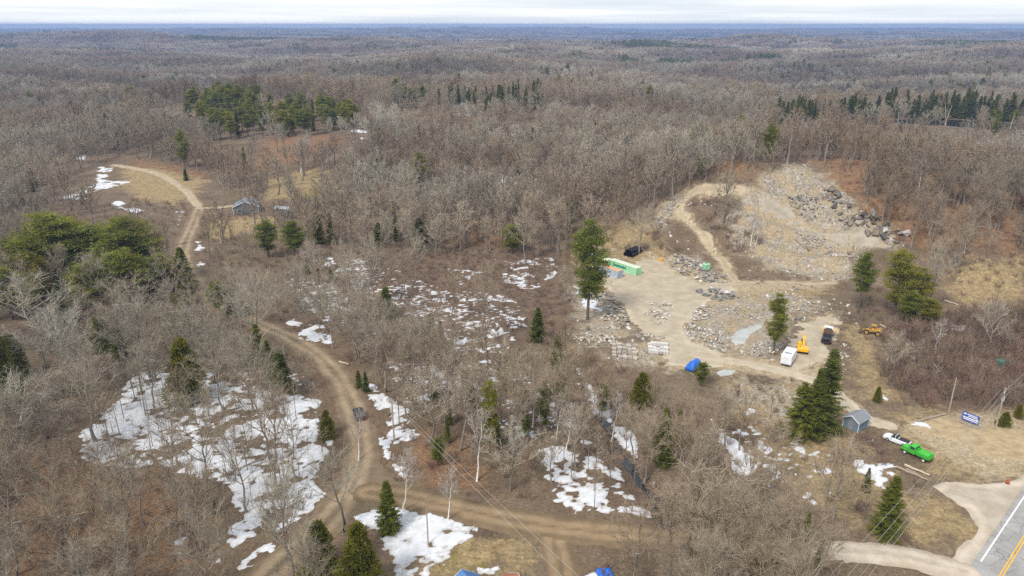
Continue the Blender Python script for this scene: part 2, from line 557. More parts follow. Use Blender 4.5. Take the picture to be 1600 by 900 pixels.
gme = mesh_of('ground', np.stack([GX, GY, GZ], -1), GF, gm, smooth=True)
for k, v in (('rock', rock_amt), ('straw', straw_amt), ('moss', moss_amt), ('wet', wet_amt), ('red', red_amt), ('dirt', dirt_amt)):
    attr(gme, k, v)
tag(link('ground', gme), kind='structure')


# ------------------------------------------------------------------ sheets that lie on the ground
def sheet(name, fn, box, res, m, lift=0.06, slope=0.35, smooth=True, level=None, across=None):
    """fn(x, y) = metres inside the outline; the sheet dives under the ground at its edge"""
    xs = np.arange(box[0], box[1] + res, res); ys = np.arange(box[2], box[3] + res, res)
    X, Y = np.meshgrid(xs, ys)
    sd = fn(X, Y)
    z = np.clip(sd * slope, -0.22, lift)
    Z = (terrain(X, Y) if level is None else np.full(X.shape, level)) + z
    keep = sd > -0.6
    r, c = X.shape
    ck = keep[:-1, :-1] | keep[1:, :-1] | keep[:-1, 1:] | keep[1:, 1:]
    i, j = np.nonzero(ck)
    a = i * c + j
    F = np.stack([a, a + 1, a + c + 1, a + c], -1)
    used, inv = np.unique(F, return_inverse=True)
    V = np.stack([X.ravel()[used], Y.ravel()[used], Z.ravel()[used]], -1)
    me = mesh_of(name, V, inv.reshape(F.shape), m, smooth=smooth)
    if across is not None:
        attr(me, 'across', across(V[:, 0], V[:, 1]))
    return link(name, me)


def bbox(*lines, pad=6):
    p = np.concatenate([np.asarray(l)[:, :2] for l in lines])
    return p[:, 0].min() - pad, p[:, 0].max() + pad, p[:, 1].min() - pad, p[:, 1].max() + pad


def rough_edge(x, y, amp=0.7, sc=2.2, seed=50):
    return (fbm(x / sc, y / sc, seed, 3) - 0.5) * 2 * amp


def road_mat(name, c1, c2, track, dark):
    """gravel with paler wheel tracks worn along it"""
    m = bpy.data.materials.new(name); m.use_nodes = True
    n, l = m.node_tree.nodes, m.node_tree.links
    b = n['Principled BSDF']; b.inputs['Roughness'].default_value = 0.95; b.inputs['Specular IOR Level'].default_value = 0.15
    co = n.new('ShaderNodeTexCoord')
    no = n.new('ShaderNodeTexNoise'); no.inputs['Scale'].default_value = 0.28; no.inputs['Detail'].default_value = 9; no.inputs['Roughness'].default_value = 0.7
    l.new(co.outputs['Object'], no.inputs['Vector'])
    r = n.new('ShaderNodeValToRGB')
    r.color_ramp.elements[0].position = 0.32; r.color_ramp.elements[0].color = (*c2, 1)
    r.color_ramp.elements[1].position = 0.66; r.color_ramp.elements[1].color = (*c1, 1)
    l.new(no.outputs['Fac'], r.inputs['Fac'])
    a = n.new('ShaderNodeAttribute'); a.attribute_name = 'across'
    n2 = n.new('ShaderNodeTexNoise'); n2.inputs['Scale'].default_value = 0.12; n2.inputs['Detail'].default_value = 4
    l.new(co.outputs['Object'], n2.inputs['Vector'])
    ad = n.new('ShaderNodeMath'); ad.operation = 'MULTIPLY_ADD'; ad.inputs[1].default_value = 0.5
    l.new(n2.outputs['Fac'], ad.inputs[0]); l.new(a.outputs['Fac'], ad.inputs[2])
    tr = n.new('ShaderNodeValToRGB')
    els = [(0.0, track), (0.28, dark), (0.48, track), (0.66, track), (0.95, dark)]
    while len(tr.color_ramp.elements) < len(els): tr.color_ramp.elements.new(0.5)
    for e, (p, v) in zip(tr.color_ramp.elements, els): e.position = p; e.color = (v, v, v, 1)
    l.new(ad.outputs[0], tr.inputs['Fac'])
    mx = n.new('ShaderNodeMixRGB'); mx.blend_type = 'MULTIPLY'; mx.inputs['Fac'].default_value = 1
    l.new(r.outputs['Color'], mx.inputs['Color1']); l.new(tr.outputs['Color'], mx.inputs['Color2'])
    l.new(mx.outputs['Color'], b.inputs['Base Color'])
    n3 = n.new('ShaderNodeTexNoise'); n3.inputs['Scale'].default_value = 2.5; n3.inputs['Detail'].default_value = 8
    l.new(co.outputs['Object'], n3.inputs['Vector'])
    bp = n.new('ShaderNodeBump'); bp.inputs['Strength'].default_value = 0.5; bp.inputs['Distance'].default_value = 0.12
    l.new(n3.outputs['Fac'], bp.inputs['Height']); l.new(bp.outputs['Normal'], b.inputs['Normal'])
    return m


m_road = road_mat('gravel_brown', (0.315, 0.238, 0.156), (0.190, 0.140, 0.088), 1.12, 0.66)
m_side = road_mat('gravel_damp', (0.285, 0.205, 0.122), (0.185, 0.131, 0.078), 1.1, 0.68)
m_yard = road_mat('quarry_sand', (0.480, 0.415, 0.310), (0.335, 0.275, 0.195), 1.0, 0.92)
m_pale = road_mat('gravel_pale', (0.520, 0.455, 0.370), (0.370, 0.305, 0.225), 1.05, 0.85)
m_asphalt = road_mat('asphalt_worn', (0.360, 0.350, 0.335), (0.250, 0.242, 0.232), 1.0, 0.90)
an, al = m_asphalt.node_tree.nodes, m_asphalt.node_tree.links
a_co = [n for n in an if n.type == 'TEX_COORD'][0]
a_v = an.new('ShaderNodeTexVoronoi'); a_v.feature = 'DISTANCE_TO_EDGE'; a_v.inputs['Scale'].default_value = 0.33
a_nz = an.new('ShaderNodeTexNoise'); a_nz.inputs['Scale'].default_value = 0.9; a_nz.inputs['Detail'].default_value = 5
a_ad = an.new('ShaderNodeMixRGB'); a_ad.blend_type = 'ADD'; a_ad.inputs['Fac'].default_value = 1.4
al.new(a_co.outputs['Object'], a_nz.inputs['Vector']); al.new(a_co.outputs['Object'], a_ad.inputs['Color1']); al.new(a_nz.outputs['Color'], a_ad.inputs['Color2'])
al.new(a_ad.outputs['Color'], a_v.inputs['Vector'])
a_r = an.new('ShaderNodeValToRGB'); a_r.color_ramp.elements[0].color = (0.42, 0.41, 0.40, 1); a_r.color_ramp.elements[1].position = 0.025; a_r.color_ramp.elements[1].color = (1, 1, 1, 1)
al.new(a_v.outputs['Distance'], a_r.inputs['Fac'])
a_bs = an['Principled BSDF']; a_prev = a_bs.inputs['Base Color'].links[0].from_socket
a_mx = an.new('ShaderNodeMixRGB'); a_mx.blend_type = 'MULTIPLY'; a_mx.inputs['Fac'].default_value = 0.75
al.new(a_prev, a_mx.inputs['Color1']); al.new(a_r.outputs['Color'], a_mx.inputs['Color2']); al.new(a_mx.outputs['Color'], a_bs.inputs['Base Color'])
m_track = road_mat('track_sand', (0.440, 0.360, 0.245), (0.310, 0.245, 0.160), 1.0, 0.85)
m_bench = road_mat('bench_gravel', (0.400, 0.355, 0.285), (0.290, 0.250, 0.195), 1.0, 0.85)
m_shoulder = mat('road_shoulder', (0.175, 0.115, 0.068), (0.095, 0.066, 0.042), 0.6, 0.95, 0.3)


def strip(name, line, hw, m, res=0.9, lift=0.06, extra=None, amp=0.6):
    def fn(x, y):
        sd = hw - seg_dist(x, y, line)
        if extra is not None:
            sd = np.maximum(sd, poly_sd(x, y, extra))
        return sd + rough_edge(x, y, amp)
    b = bbox(line, *( [extra] if extra is not None else []), pad=hw + 2)
    return tag(sheet(name, fn, b, res, m, lift, across=lambda x, y: np.clip(seg_dist(x, y, line) / max(hw, 3.0), 0, 1.2)), kind='structure')


strip('road_verge', ROAD_A, 5.0, m_shoulder, 0.9, 0.05, amp=1.2)
strip('gravel_road', ROAD_A, 3.5, m_road, 0.8, 0.11, JUNCTION)
strip('side_road', ROAD_B, 3.3, m_side, 0.8, 0.15)
strip('yard_driveway', DRIVE_S, 2.6, m_side, 0.8, 0.10, amp=0.9)
strip('paved_driveway', DRIVE_E, 2.6, m_pale, 0.8, 0.19)
strip('quarry_yard', YARD, 0.0, m_yard, 0.9, 0.08, YARD, amp=2.4)
strip('haul_track', TRACK_E, 1.9, m_yard, 0.8, 0.12, amp=1.0)
strip('hillside_track', TRACK_Q, 1.35, m_track, 0.7, 0.12, amp=1.1)
strip('cross_track', TRACK_T, 1.1, m_track, 0.7, 0.15, amp=1.0)
strip('bench_track', TRACK_B, 1.7, m_bench, 0.8, 0.08, amp=1.8)
strip('truck_yard', TRUCK_YARD, 0.0, m_yard, 0.9, 0.06, TRUCK_YARD, amp=3.0)
strip('hill_path', TRACK_L, 1.9, m_track, 0.9, 0.12, amp=1.3)
strip('house_drive', TRACK_H, 1.9, m_track, 1.0, 0.16, amp=0.8)
strip('entrance_yard', ENTRANCE, 0.0, mat('entrance_sand', (0.42, 0.325, 0.19), (0.27, 0.20, 0.12), 0.5, 0.95, 0.3), 0.9, 0.05, ENTRANCE, amp=3.2)
strip('gravel_apron', APRON, 0.0, m_pale, 0.8, 0.10, APRON, amp=0.5)


def hx(s, n):
    p = wl1 + HDIR * s + HNRM * n
    return p


def ribbon_along(name, n0, n1, s0, s1, m, lift, step=3.0):
    ss = np.arange(s0, s1 + step, step)
    ns = np.linspace(n0, n1, 5)
    P = wl1[None, None] + HDIR[None, None] * ss[:, None, None] + HNRM[None, None] * ns[None, :, None]
    X, Y = P[..., 0], P[..., 1]
    V = np.stack([X, Y, terrain(X, Y) + lift], -1).reshape(-1, 3)
    c = len(ns)
    i = np.arange(len(ss) - 1)[:, None] * c + np.arange(c - 1)[None]
    F = np.stack([i, i + 1, i + c + 1, i + c], -1).reshape(-1, 4)
    me = mesh_of(name, V, F, m)
    attr(me, 'across', np.abs((np.tile(ns, len(ss)) - n0) / (n1 - n0) - 0.5))
    o = link(name, me)
    if o.data.polygons[0].normal.z < 0:
        o.data.flip_normals()
    return tag(o, kind='structure')


ribbon_along('highway', -0.7, 2 * YOFF + 0.7, *HLEN, m_asphalt, 0.17)
m_white = mat('road_paint_white', (0.80, 0.80, 0.77), (0.62, 0.61, 0.58), 2.5, 0.7)
m_yellow = mat('road_paint_yellow', (0.74, 0.44, 0.05), (0.55, 0.32, 0.05), 2.5, 0.7)
ribbon_along('white_edge_line', 0.0, 0.22, 0, HLEN[1], m_white, 0.178)
ribbon_along('white_far_edge_line', 2 * YOFF - 0.2, 2 * YOFF, *HLEN, m_white, 0.178)
ribbon_along('yellow_centre_line', YOFF - 0.25, YOFF - 0.06, *HLEN, m_yellow, 0.178)
ribbon_along('yellow_second_line', YOFF + 0.12, YOFF + 0.31, *HLEN, m_yellow, 0.178)

# water
m_water = bpy.data.materials.new('dark_water'); m_water.use_nodes = True
b = m_water.node_tree.nodes['Principled BSDF']
b.inputs['Base Color'].default_value = (0.018, 0.016, 0.013, 1); b.inputs['Roughness'].default_value = 0.12
wno = m_water.node_tree.nodes.new('ShaderNodeTexNoise'); wno.inputs['Scale'].default_value = 3
wbp = m_water.node_tree.nodes.new('ShaderNodeBump'); wbp.inputs['Strength'].default_value = 0.15; wbp.inputs['Distance'].default_value = 0.05
m_water.node_tree.links.new(wno.outputs['Fac'], wbp.inputs['Height']); m_water.node_tree.links.new(wbp.outputs['Normal'], b.inputs['Normal'])
m_pond = mat('silty_water', (0.43, 0.44, 0.41), (0.34, 0.35, 0.33), 0.5, 0.25)


def pool(name, poly, m, dz=0.10, amp=0.4):
    w = W(poly)
    lev = float(np.mean(terrain(w[:, 0], w[:, 1]))) + dz
    return tag(sheet(name, lambda x, y: poly_sd(x, y, w) + rough_edge(x, y, amp, 1.5, 77), bbox(w, pad=3), 0.5, m, 0.05, 0.6), kind='structure')


pool('silty_pond', [(1140, 527), (1152, 516), (1188, 505), (1192, 512), (1172, 522), (1163, 536), (1150, 540)], m_pond)
pool('silty_puddle', [(1118, 583), (1130, 577), (1150, 578), (1146, 586), (1126, 588)], m_pond)
tag(sheet('stream', lambda x, y: 0.85 - seg_dist(x, y, smooth_line(STREAM[1:])) + rough_edge(x, y, 1.1, 2.6, 8), bbox(np.array(STREAM), pad=5), 0.5, m_water, 0.08, 0.5), kind='structure')
sw = W([(1385, 190), (1420, 184), (1480, 187), (1540, 190), (1600, 193), (1640, 196), (1640, 206), (1560, 203), (1500, 198), (1420, 193)])
sw_level = float(np.median(terrain(sw[:, 0], sw[:, 1]))) + 0.2
tag(sheet('beaver_pond', lambda x, y: poly_sd(x, y, sw) + rough_edge(x, y, 5, 20, 8), bbox(sw, pad=12), 4.0, m_water, 0.3, 0.1), kind='structure')

# ------------------------------------------------------------------ tree prototypes
def tints(name, stops, rough=0.9, clump=0.0, cscale=0.8, spec=0.15, stand=0.0, thru=0.0):
    """bark or needles: tone picked per tree, clumped light and dark by noise within it"""
    m = bpy.data.materials.new(name); m.use_nodes = True
    n, l = m.node_tree.nodes, m.node_tree.links
    b = n['Principled BSDF']; b.inputs['Roughness'].default_value = rough; b.inputs['Specular IOR Level'].default_value = spec
    oi = n.new('ShaderNodeObjectInfo')
    r = n.new('ShaderNodeValToRGB')
    while len(r.color_ramp.elements) < len(stops): r.color_ramp.elements.new(0.5)
    for i, (e, c) in enumerate(zip(r.color_ramp.elements, stops)):
        e.position = i / max(1, len(stops) - 1); e.color = (*c, 1)
    if stand:
        vm = n.new('ShaderNodeVectorMath'); vm.operation = 'SCALE'; vm.inputs['Scale'].default_value = stand
        l.new(oi.outputs['Location'], vm.inputs[0])
        sn = n.new('ShaderNodeTexNoise'); sn.inputs['Scale'].default_value = 1.0; sn.inputs['Detail'].default_value = 3
        l.new(vm.outputs[0], sn.inputs['Vector'])
        ma = n.new('ShaderNodeMapRange'); ma.inputs['From Min'].default_value = 0.34; ma.inputs['From Max'].default_value = 0.66; ma.inputs['To Max'].default_value = 0.72
        l.new(sn.outputs['Fac'], ma.inputs['Value'])
        mb = n.new('ShaderNodeMath'); mb.operation = 'MULTIPLY_ADD'; mb.inputs[1].default_value = 0.30
        l.new(oi.outputs['Random'], mb.inputs[0]); l.new(ma.outputs['Result'], mb.inputs[2])
        l.new(mb.outputs[0], r.inputs['Fac'])
    else:
        l.new(oi.outputs['Random'], r.inputs['Fac'])
    co = n.new('ShaderNodeTexCoord')
    no = n.new('ShaderNodeTexNoise'); no.inputs['Scale'].default_value = cscale; no.inputs['Detail'].default_value = 3
    l.new(co.outputs['Object'], no.inputs['Vector'])
    mr = n.new('ShaderNodeMapRange'); mr.inputs['From Min'].default_value = 0.3; mr.inputs['From Max'].default_value = 0.7
    mr.inputs['To Min'].default_value = 1 - clump; mr.inputs['To Max'].default_value = 1 + clump
    l.new(no.outputs['Fac'], mr.inputs['Value'])
    val = mr.outputs['Result']
    if stand:
        v2 = n.new('ShaderNodeVectorMath'); v2.operation = 'MULTIPLY'; v2.inputs[1].default_value = (0.0032, 0.0075, 0.0)  # broad brightness patches in the twig colour, suggesting lit ridges and darker valleys
        l.new(oi.outputs['Location'], v2.inputs[0])
        s2 = n.new('ShaderNodeTexNoise'); s2.inputs['Scale'].default_value = 1.0; s2.inputs['Detail'].default_value = 4
        l.new(v2.outputs[0], s2.inputs['Vector'])
        m2 = n.new('ShaderNodeMapRange'); m2.inputs['From Min'].default_value = 0.36; m2.inputs['From Max'].default_value = 0.64; m2.inputs['To Min'].default_value = 0.66; m2.inputs['To Max'].default_value = 1.22
        l.new(s2.outputs['Fac'], m2.inputs['Value'])
        mm = n.new('ShaderNodeMath'); mm.operation = 'MULTIPLY'; l.new(val, mm.inputs[0]); l.new(m2.outputs['Result'], mm.inputs[1]); val = mm.outputs[0]
    hs = n.new('ShaderNodeHueSaturation'); l.new(val, hs.inputs['Value']); l.new(r.outputs['Color'], hs.inputs['Color'])
    l.new(hs.outputs['Color'], b.inputs['Base Color'])
    if thru:
        tl = n.new('ShaderNodeBsdfTranslucent'); l.new(hs.outputs['Color'], tl.inputs['Color'])
        ms = n.new('ShaderNodeMixShader'); ms.inputs[0].default_value = thru
        l.new(b.outputs[0], ms.inputs[1]); l.new(tl.outputs[0], ms.inputs[2])
        l.new(ms.outputs[0], n['Material Output'].inputs['Surface'])
    return m


m_twig = tints('bare_twigs', [(0.450, 0.422, 0.350), (0.375, 0.335, 0.262), (0.325, 0.268, 0.198), (0.312, 0.236, 0.162), (0.242, 0.180, 0.126)], clump=0.15, stand=0.010)
m_bark = tints('hardwood_bark', [(0.215, 0.188, 0.155), (0.165, 0.140, 0.115), (0.250, 0.220, 0.185)], clump=0.25, cscale=2.5)
m_birch = tints('birch_bark', [(0.70, 0.66, 0.60), (0.60, 0.56, 0.50)], clump=0.25, cscale=3.0)
m_brush = tints('brush_twigs', [(0.215, 0.135, 0.098), (0.195, 0.138, 0.105), (0.255, 0.185, 0.130), (0.170, 0.105, 0.084)], clump=0.1)
m_spruce = tints('spruce_needles', [(0.135, 0.152, 0.024), (0.172, 0.178, 0.024), (0.108, 0.132, 0.028)], thru=0.45, clump=0.35, cscale=0.7)
m_cedar = tints('cedar_sprays', [(0.215, 0.195, 0.022), (0.165, 0.168, 0.024), (0.245, 0.210, 0.024)], thru=0.45, clump=0.35, cscale=0.6)
m_pine = tints('pine_needles', [(0.215, 0.220, 0.034), (0.165, 0.188, 0.036), (0.270, 0.250, 0.034)], thru=0.45, clump=0.5, cscale=0.45)
m_cbark = tints('conifer_bark', [(0.13, 0.105, 0.085), (0.10, 0.08, 0.065)], clump=0.2, cscale=2)


def unit(v):
    return v / (np.linalg.norm(v, axis=-1, keepdims=True) + 1e-9)


class Q:
    """quads gathered as arrays"""
    def __init__(self):
        self.V = []; self.F = []; self.n = 0

    def add(self, V, F):
        self.V.append(np.asarray(V, float)); self.F.append(np.asarray(F) + self.n); self.n += len(V)

    def ribbons(self, p0, p1, w0, w1, r):
        d = p1 - p0
        s = unit(np.cross(d, r.normal(size=d.shape)))
        k = len(p0)
        w0 = np.broadcast_to(w0, (k,))[:, None] / 2; w1 = np.broadcast_to(w1, (k,))[:, None] / 2
        V = np.stack([p0 - s * w0, p0 + s * w0, p1 + s * w1, p1 - s * w1], 1).reshape(-1, 3)
        self.add(V, np.arange(4 * k).reshape(-1, 4))

    def tube(self, pts, rad, sides):
        pts = np.asarray(pts, float); n = len(pts)
        t = unit(np.gradient(pts, axis=0))
        ref = np.where(np.abs(t[:, 2:3]) > 0.9, np.array([[1., 0, 0]]), np.array([[0, 0, 1.]]))
        a = unit(np.cross(t, ref)); b = np.cross(t, a)
        q = np.arange(sides) * 2 * np.pi / sides
        V = pts[:, None] + (a[:, None] * np.cos(q)[None, :, None] + b[:, None] * np.sin(q)[None, :, None]) * np.asarray(rad)[:, None, None]
        i = np.arange(n - 1)[:, None] * sides; j = np.arange(sides)[None]
        F = np.stack([i + j, i + (j + 1) % sides, i + sides + (j + 1) % sides, i + sides + j], -1).reshape(-1, 4)
        self.add(V.reshape(-1, 3), F)

    def arrays(self):
        return np.concatenate(self.V), np.concatenate(self.F)


def bez(a, b, c, n):
    t = np.linspace(0, 1, n)[:, None]
    return (1 - t) ** 2 * a + 2 * t * (1 - t) * b + t * t * c


def bare_tree(seed, H=16.0, R=4.6, cb=0.38, limbs=13, fine=1.0, wid=1.0, lean=0.03, narrow=False):
    r = np.random.default_rng(seed)
    T, K = Q(), Q()
    n = 9
    top = 0.80
    zz = np.linspace(0, top * H, n)
    wob = np.cumsum(r.normal(0, 0.012 * H, (n, 2)), 0) + (zz[:, None] / H) * r.normal(0, lean * H, 2)[None]
    wob[0] = 0
    path = np.column_stack([wob, zz])
    r0 = 0.0145 * H
    rad = r0 * (1 - 0.80 * (zz / (top * H)) ** 0.8); rad[0] *= 1.35
    T.tube(path, rad * wid ** 0.5, 6)
    cz = (cb + 1) / 2 * H
    rz = (1 - cb) / 2 * H
    starts, dirs, lens, ends = [], [], [], []
    for i in range(limbs):
        f = (i + 0.5) / limbs
        az = i * 2.399 + r.normal(0, 0.3)
        el = np.clip(-0.35 + 1.75 * f + r.normal(0, 0.12), -0.4, 1.45)
        e = np.array([math.cos(az) * math.cos(el) * R, math.sin(az) * math.cos(el) * R, cz + math.sin(el) * rz]) * np.array([r.uniform(0.75, 1.08)] * 2 + [1])
        hs = np.clip(cb * 0.75 + (top - cb * 0.75) * f * 0.9, 0.15, top - 0.02) * H
        s = np.array([np.interp(hs, zz, path[:, 0]), np.interp(hs, zz, path[:, 1]), hs])
        e[:2] += s[:2]; e[2] = max(e[2], hs + 0.12 * H) * r.uniform(0.94, 1.02)
        c = s + (e - s) * np.array([0.55, 0.55, 0.35]) + r.normal(0, 0.25, 3)
        P = bez(s, c, e, 7)
        rr = np.interp(hs, zz, rad) * 0.66
        K.tube(P, np.linspace(rr, 0.030, 7) * wid ** 0.5, 3)
        L = np.linalg.norm(e - s)
        for k in range(8):
            t = 0.28 + 0.72 * (k + r.uniform(0, 1)) / 8
            p = bez(s, c, e, 21)[min(20, int(t * 20))]
            d = unit(unit(e - s) * 0.7 + r.normal(0, 0.62, 3) + np.array([0, 0, 0.30]) + unit(np.array([p[0] - wob[-1, 0], p[1] - wob[-1, 1], 0.01])) * 0.25)
            starts.append(p); dirs.append(d); lens.append(L * r.uniform(0.22, 0.40) * (1.15 - 0.45 * t))
    P0 = np.array(starts); D = np.array(dirs); L = np.array(lens)[:, None]
    mid = P0 + D * L * 0.5 + r.normal(0, 0.07, P0.shape)
    D2 = unit(D + np.array([0, 0, 0.28]) + r.normal(0, 0.22, D.shape))
    P1 = mid + D2 * L * 0.5
    for a, b_, c_ in zip(P0, mid, P1):
        K.tube(np.stack([a, b_, c_]), np.array([0.050, 0.036, 0.018]) * wid, 3)

    def sprout(A, B, per, lo, hi, w0, w1, jit, up):
        k = len(A)
        t = r.uniform(0.15, 1.0, (k, per, 1))
        p = A[:, None] + (B - A)[:, None] * t
        d = unit(unit(B - A)[:, None] * 0.9 + r.normal(0, jit, (k, per, 3)) + np.array([0, 0, up]))
        q = p + d * r.uniform(lo, hi, (k, per, 1))
        p = p.reshape(-1, 3); q = q.reshape(-1, 3)
        K.ribbons(p, q, w0 * wid, w1 * wid, r)
        return p, q
    A = np.concatenate([P0, mid]); B = np.concatenate([mid, P1])
    s = H / 16.0
    a3, b3 = sprout(A, B, max(2, int(4 * fine)), 0.5 * s, 1.3 * s, 0.034, 0.018, 0.55, 0.25)
    sprout(a3, b3, max(1, int(3 * fine)), 0.35 * s, 0.85 * s, 0.018, 0.009, 0.6, 0.2)
    return T.arrays(), K.arrays()


def spruce(seed, H=14.0, R=2.7, whorl=0.44, per=8, sprays=8, base=0.06, ragged=0.15):
    r = np.random.default_rng(seed)
    T, K = Q(), Q()
    T.tube(np.array([[0, 0, 0], [0, 0, H * 0.5], [0, 0, H * 0.97]]), np.array([0.017, 0.010, 0.002]) * H, 6)
    p0, p1, w = [], [], []
    z = base * H
    while z < H * 0.985:
        f = z / H
        Rz = R * (1 - f) ** 0.82 + 0.06
        if f < 0.15: Rz *= 0.72 + f * 1.8
        for k in range(per):
            az = r.uniform(0, 2 * np.pi)
            L = Rz * r.uniform(1 - ragged * 2, 1 + ragged)
            droop = -0.35 + 0.75 * f
            nb = max(3, int(sprays * min(1, L / (0.45 * R) + 0.25)))
            t = np.linspace(0.15, 1.0, nb)
            o = np.array([math.cos(az), math.sin(az), 0])
            pts = o[None] * (t * L)[:, None]
            pts[:, 2] = z + droop * t * L + 0.12 * L * t ** 2
            side = np.array([-o[1], o[0], 0])
            for sg in (-1, 1, 0):
                wl_ = (0.20 + 0.18 * (1 - t)) * (0.6 + 0.5 * L / R)
                d = unit(o * 0.75 + side * sg * 0.85 + np.array([0, 0, -0.22]) + r.normal(0, 0.22, (nb, 3)))
                p0.append(pts); p1.append(pts + d * (wl_ * r.uniform(1.2, 2.3, nb))[:, None]); w.append(wl_ * 0.62)
        z += whorl * (0.55 + 0.6 * (1 - f)) * r.uniform(0.8, 1.2)
    K.ribbons(np.concatenate(p0), np.concatenate(p1), np.concatenate(w), np.concatenate(w) * 0.45, r)
    p = np.array([[0, 0, H * 0.93]]); K.ribbons(p, np.array([[0, 0, H]]), 0.10, 0.03, r)
    return T.arrays(), K.arrays()


def cedar(seed, H=11.0, R=2.6, count=6200, lobes=30):
    r = np.random.default_rng(seed)
    T, K = Q(), Q()
    T.tube(np.array([[0, 0, 0], [0.1, 0, H * 0.4], [0, 0.1, H * 0.85]]), np.array([0.018, 0.013, 0.003]) * H, 6)
    cs = []
    for i in range(lobes):
        f = (i + 0.5) / lobes
        z = H * (0.08 + 0.86 * f)
        rr = R * (1.06 - f) ** 0.75 * (0.8 if f < 0.12 else 1.0) * 0.66 + 0.05
        az = i * 2.4 + r.normal(0, 0.4)
        cs.append((math.cos(az) * rr * r.uniform(0.5, 1.0), math.sin(az) * rr * r.uniform(0.5, 1.0), z, (0.30 + 0.75 * (1 - f)) * R * r.uniform(0.34, 0.58)))
    cs = np.array(cs)
    pick = r.integers(0, lobes, count)
    d = unit(r.normal(size=(count, 3)))
    q = cs[pick, :3] + d * cs[pick, 3:4] * r.uniform(0.55, 1.05, (count, 1)) * np.array([1, 1, 1.5])
    q[:, 2] = np.clip(q[:, 2], 0.25, H)
    k = unit(d + np.array([0, 0, 0.55]) + r.normal(0, 0.35, (count, 3)))
    K.ribbons(q, q + k * r.uniform(0.22, 0.5, (count, 1)), 0.17, 0.09, r)
    return T.arrays(), K.arrays()


def pine(seed, H=18.0, R=3.8, base=0.24, levels=17, plume=34):
    r = np.random.default_rng(seed)
    T, K = Q(), Q()
    n = 8
    zz = np.linspace(0, H * 0.97, n)
    wob = np.cumsum(r.normal(0, 0.05, (n, 2)), 0); wob[0] = 0
    T.tube(np.column_stack([wob, zz]), 0.0165 * H * (1 - 0.93 * zz / H), 7)
    cen, dr = [], []
    for i in range(levels):
        f = base + (1 - base) * (i + r.uniform(0, 0.7)) / levels
        z = f * H
        g = (f - base) / (1 - base)
        Rz = R * (0.35 + 1.1 * g) * (1 - g) ** 0.62 * 1.25 + 0.35
        for k in range(r.integers(4, 7)):
            az = r.uniform(0, 2 * np.pi); L = Rz * r.uniform(0.55, 1.15)
            o = np.array([math.cos(az), math.sin(az), 0])
            s = np.array([0, 0, z]); e = s + o * L + np.array([0, 0, L * r.uniform(0.02, 0.30)])
            c = s + o * L * 0.5 + np.array([0, 0, -0.04 * L])
            K.tube(bez(s, c, e, 4), [0.05, 0.035, 0.02, 0.01], 3)
            for t in np.arange(0.30, 1.02, 0.45 / max(L, 1.0)):
                p = bez(s, c, e, 21)[min(20, int(t * 20))]
                sd = np.array([-o[1], o[0], 0]) * r.normal(0, 0.30 * (0.5 + t) * min(L, 2.5) * 0.6)
                cen.append(p + sd); dr.append(o)
    cen = np.array(cen); dr = np.array(dr)
    k = len(cen)
    off = r.normal(0, 1, (k, plume, 3)) * np.array([0.46, 0.46, 0.22])
    p = (cen[:, None] + off).reshape(-1, 3)
    d = unit(np.repeat(dr, plume, 0) * 0.6 + np.array([0, 0, 0.45]) + r.normal(0, 0.55, (k * plume, 3)))
    K.ribbons(p, p + d * r.uniform(0.25, 0.5, (len(p), 1)), 0.14, 0.07, r)
    return T.arrays(), K.arrays()


def brush(seed, H=2.4, R=1.3, stems=18, tw=13, wid=1.35):
    r = np.random.default_rng(seed)
    K = Q()
    az = r.uniform(0, 2 * np.pi, stems)
    p0 = np.column_stack([np.cos(az), np.sin(az), np.zeros(stems)]) * r.uniform(0, 0.35, stems)[:, None] * R
    p1 = p0 + np.column_stack([np.cos(az) * R * 0.7, np.sin(az) * R * 0.7, np.full(stems, H)]) * r.uniform(0.5, 1, (stems, 1))
    K.ribbons(p0, p1, 0.035 * wid, 0.014 * wid, r)
    t = r.uniform(0.25, 1, (stems, tw, 1))
    a = (p0[:, None] + (p1 - p0)[:, None] * t).reshape(-1, 3)
    d = unit(np.repeat(unit(p1 - p0), tw, 0) + r.normal(0, 0.5, (stems * tw, 3)))
    K.ribbons(a, a + d * r.uniform(0.3, 0.9, (len(a), 1)), 0.022 * wid, 0.010 * wid, r)
    return K.arrays()


def sapling(seed, H=7.5):
    r = np.random.default_rng(seed)
    T, K = Q(), Q()
    tip = np.array([r.normal(0, 0.35), r.normal(0, 0.35), H])
    T.tube(bez(np.zeros(3), np.array([0, 0, H * 0.5]), tip, 4), [0.065, 0.05, 0.032, 0.012], 4)
    n = 34
    f = r.uniform(0.3, 1, n)
    p = tip[None] * f[:, None]
    az = r.uniform(0, 2 * np.pi, n)
    d = unit(np.column_stack([np.cos(az), np.sin(az), r.uniform(0.5, 1.3, n)]))
    q = p + d * (0.22 * H * (1.15 - f) * r.uniform(0.6, 1.2, n))[:, None]
    K.ribbons(p, q, 0.030, 0.012, r)
    t = r.uniform(0.3, 1, (n, 5, 1)); a = (p[:, None] + (q - p)[:, None] * t).reshape(-1, 3)
    d2 = unit(np.repeat(d, 5, 0) + r.normal(0, 0.5, (n * 5, 3)))
    K.ribbons(a, a + d2 * r.uniform(0.25, 0.7, (len(a), 1)), 0.020, 0.009, r)
    return T.arrays(), K.arrays()


def two_part(name, TK, mt, mk):
    return mesh_of(name + '_trunk', TK[0][0], TK[0][1], mt), mesh_of(name + '_crown', TK[1][0], TK[1][1], mk)


def joined(name, TK, mt, mk):
    (tv, tf), (kv, kf) = TK
    return mesh_of(name, np.concatenate([tv, kv]), np.concatenate([tf, kf + len(tv)]), [mt, mk], np.r_[np.zeros(len(tf)), np.ones(len(kf))])


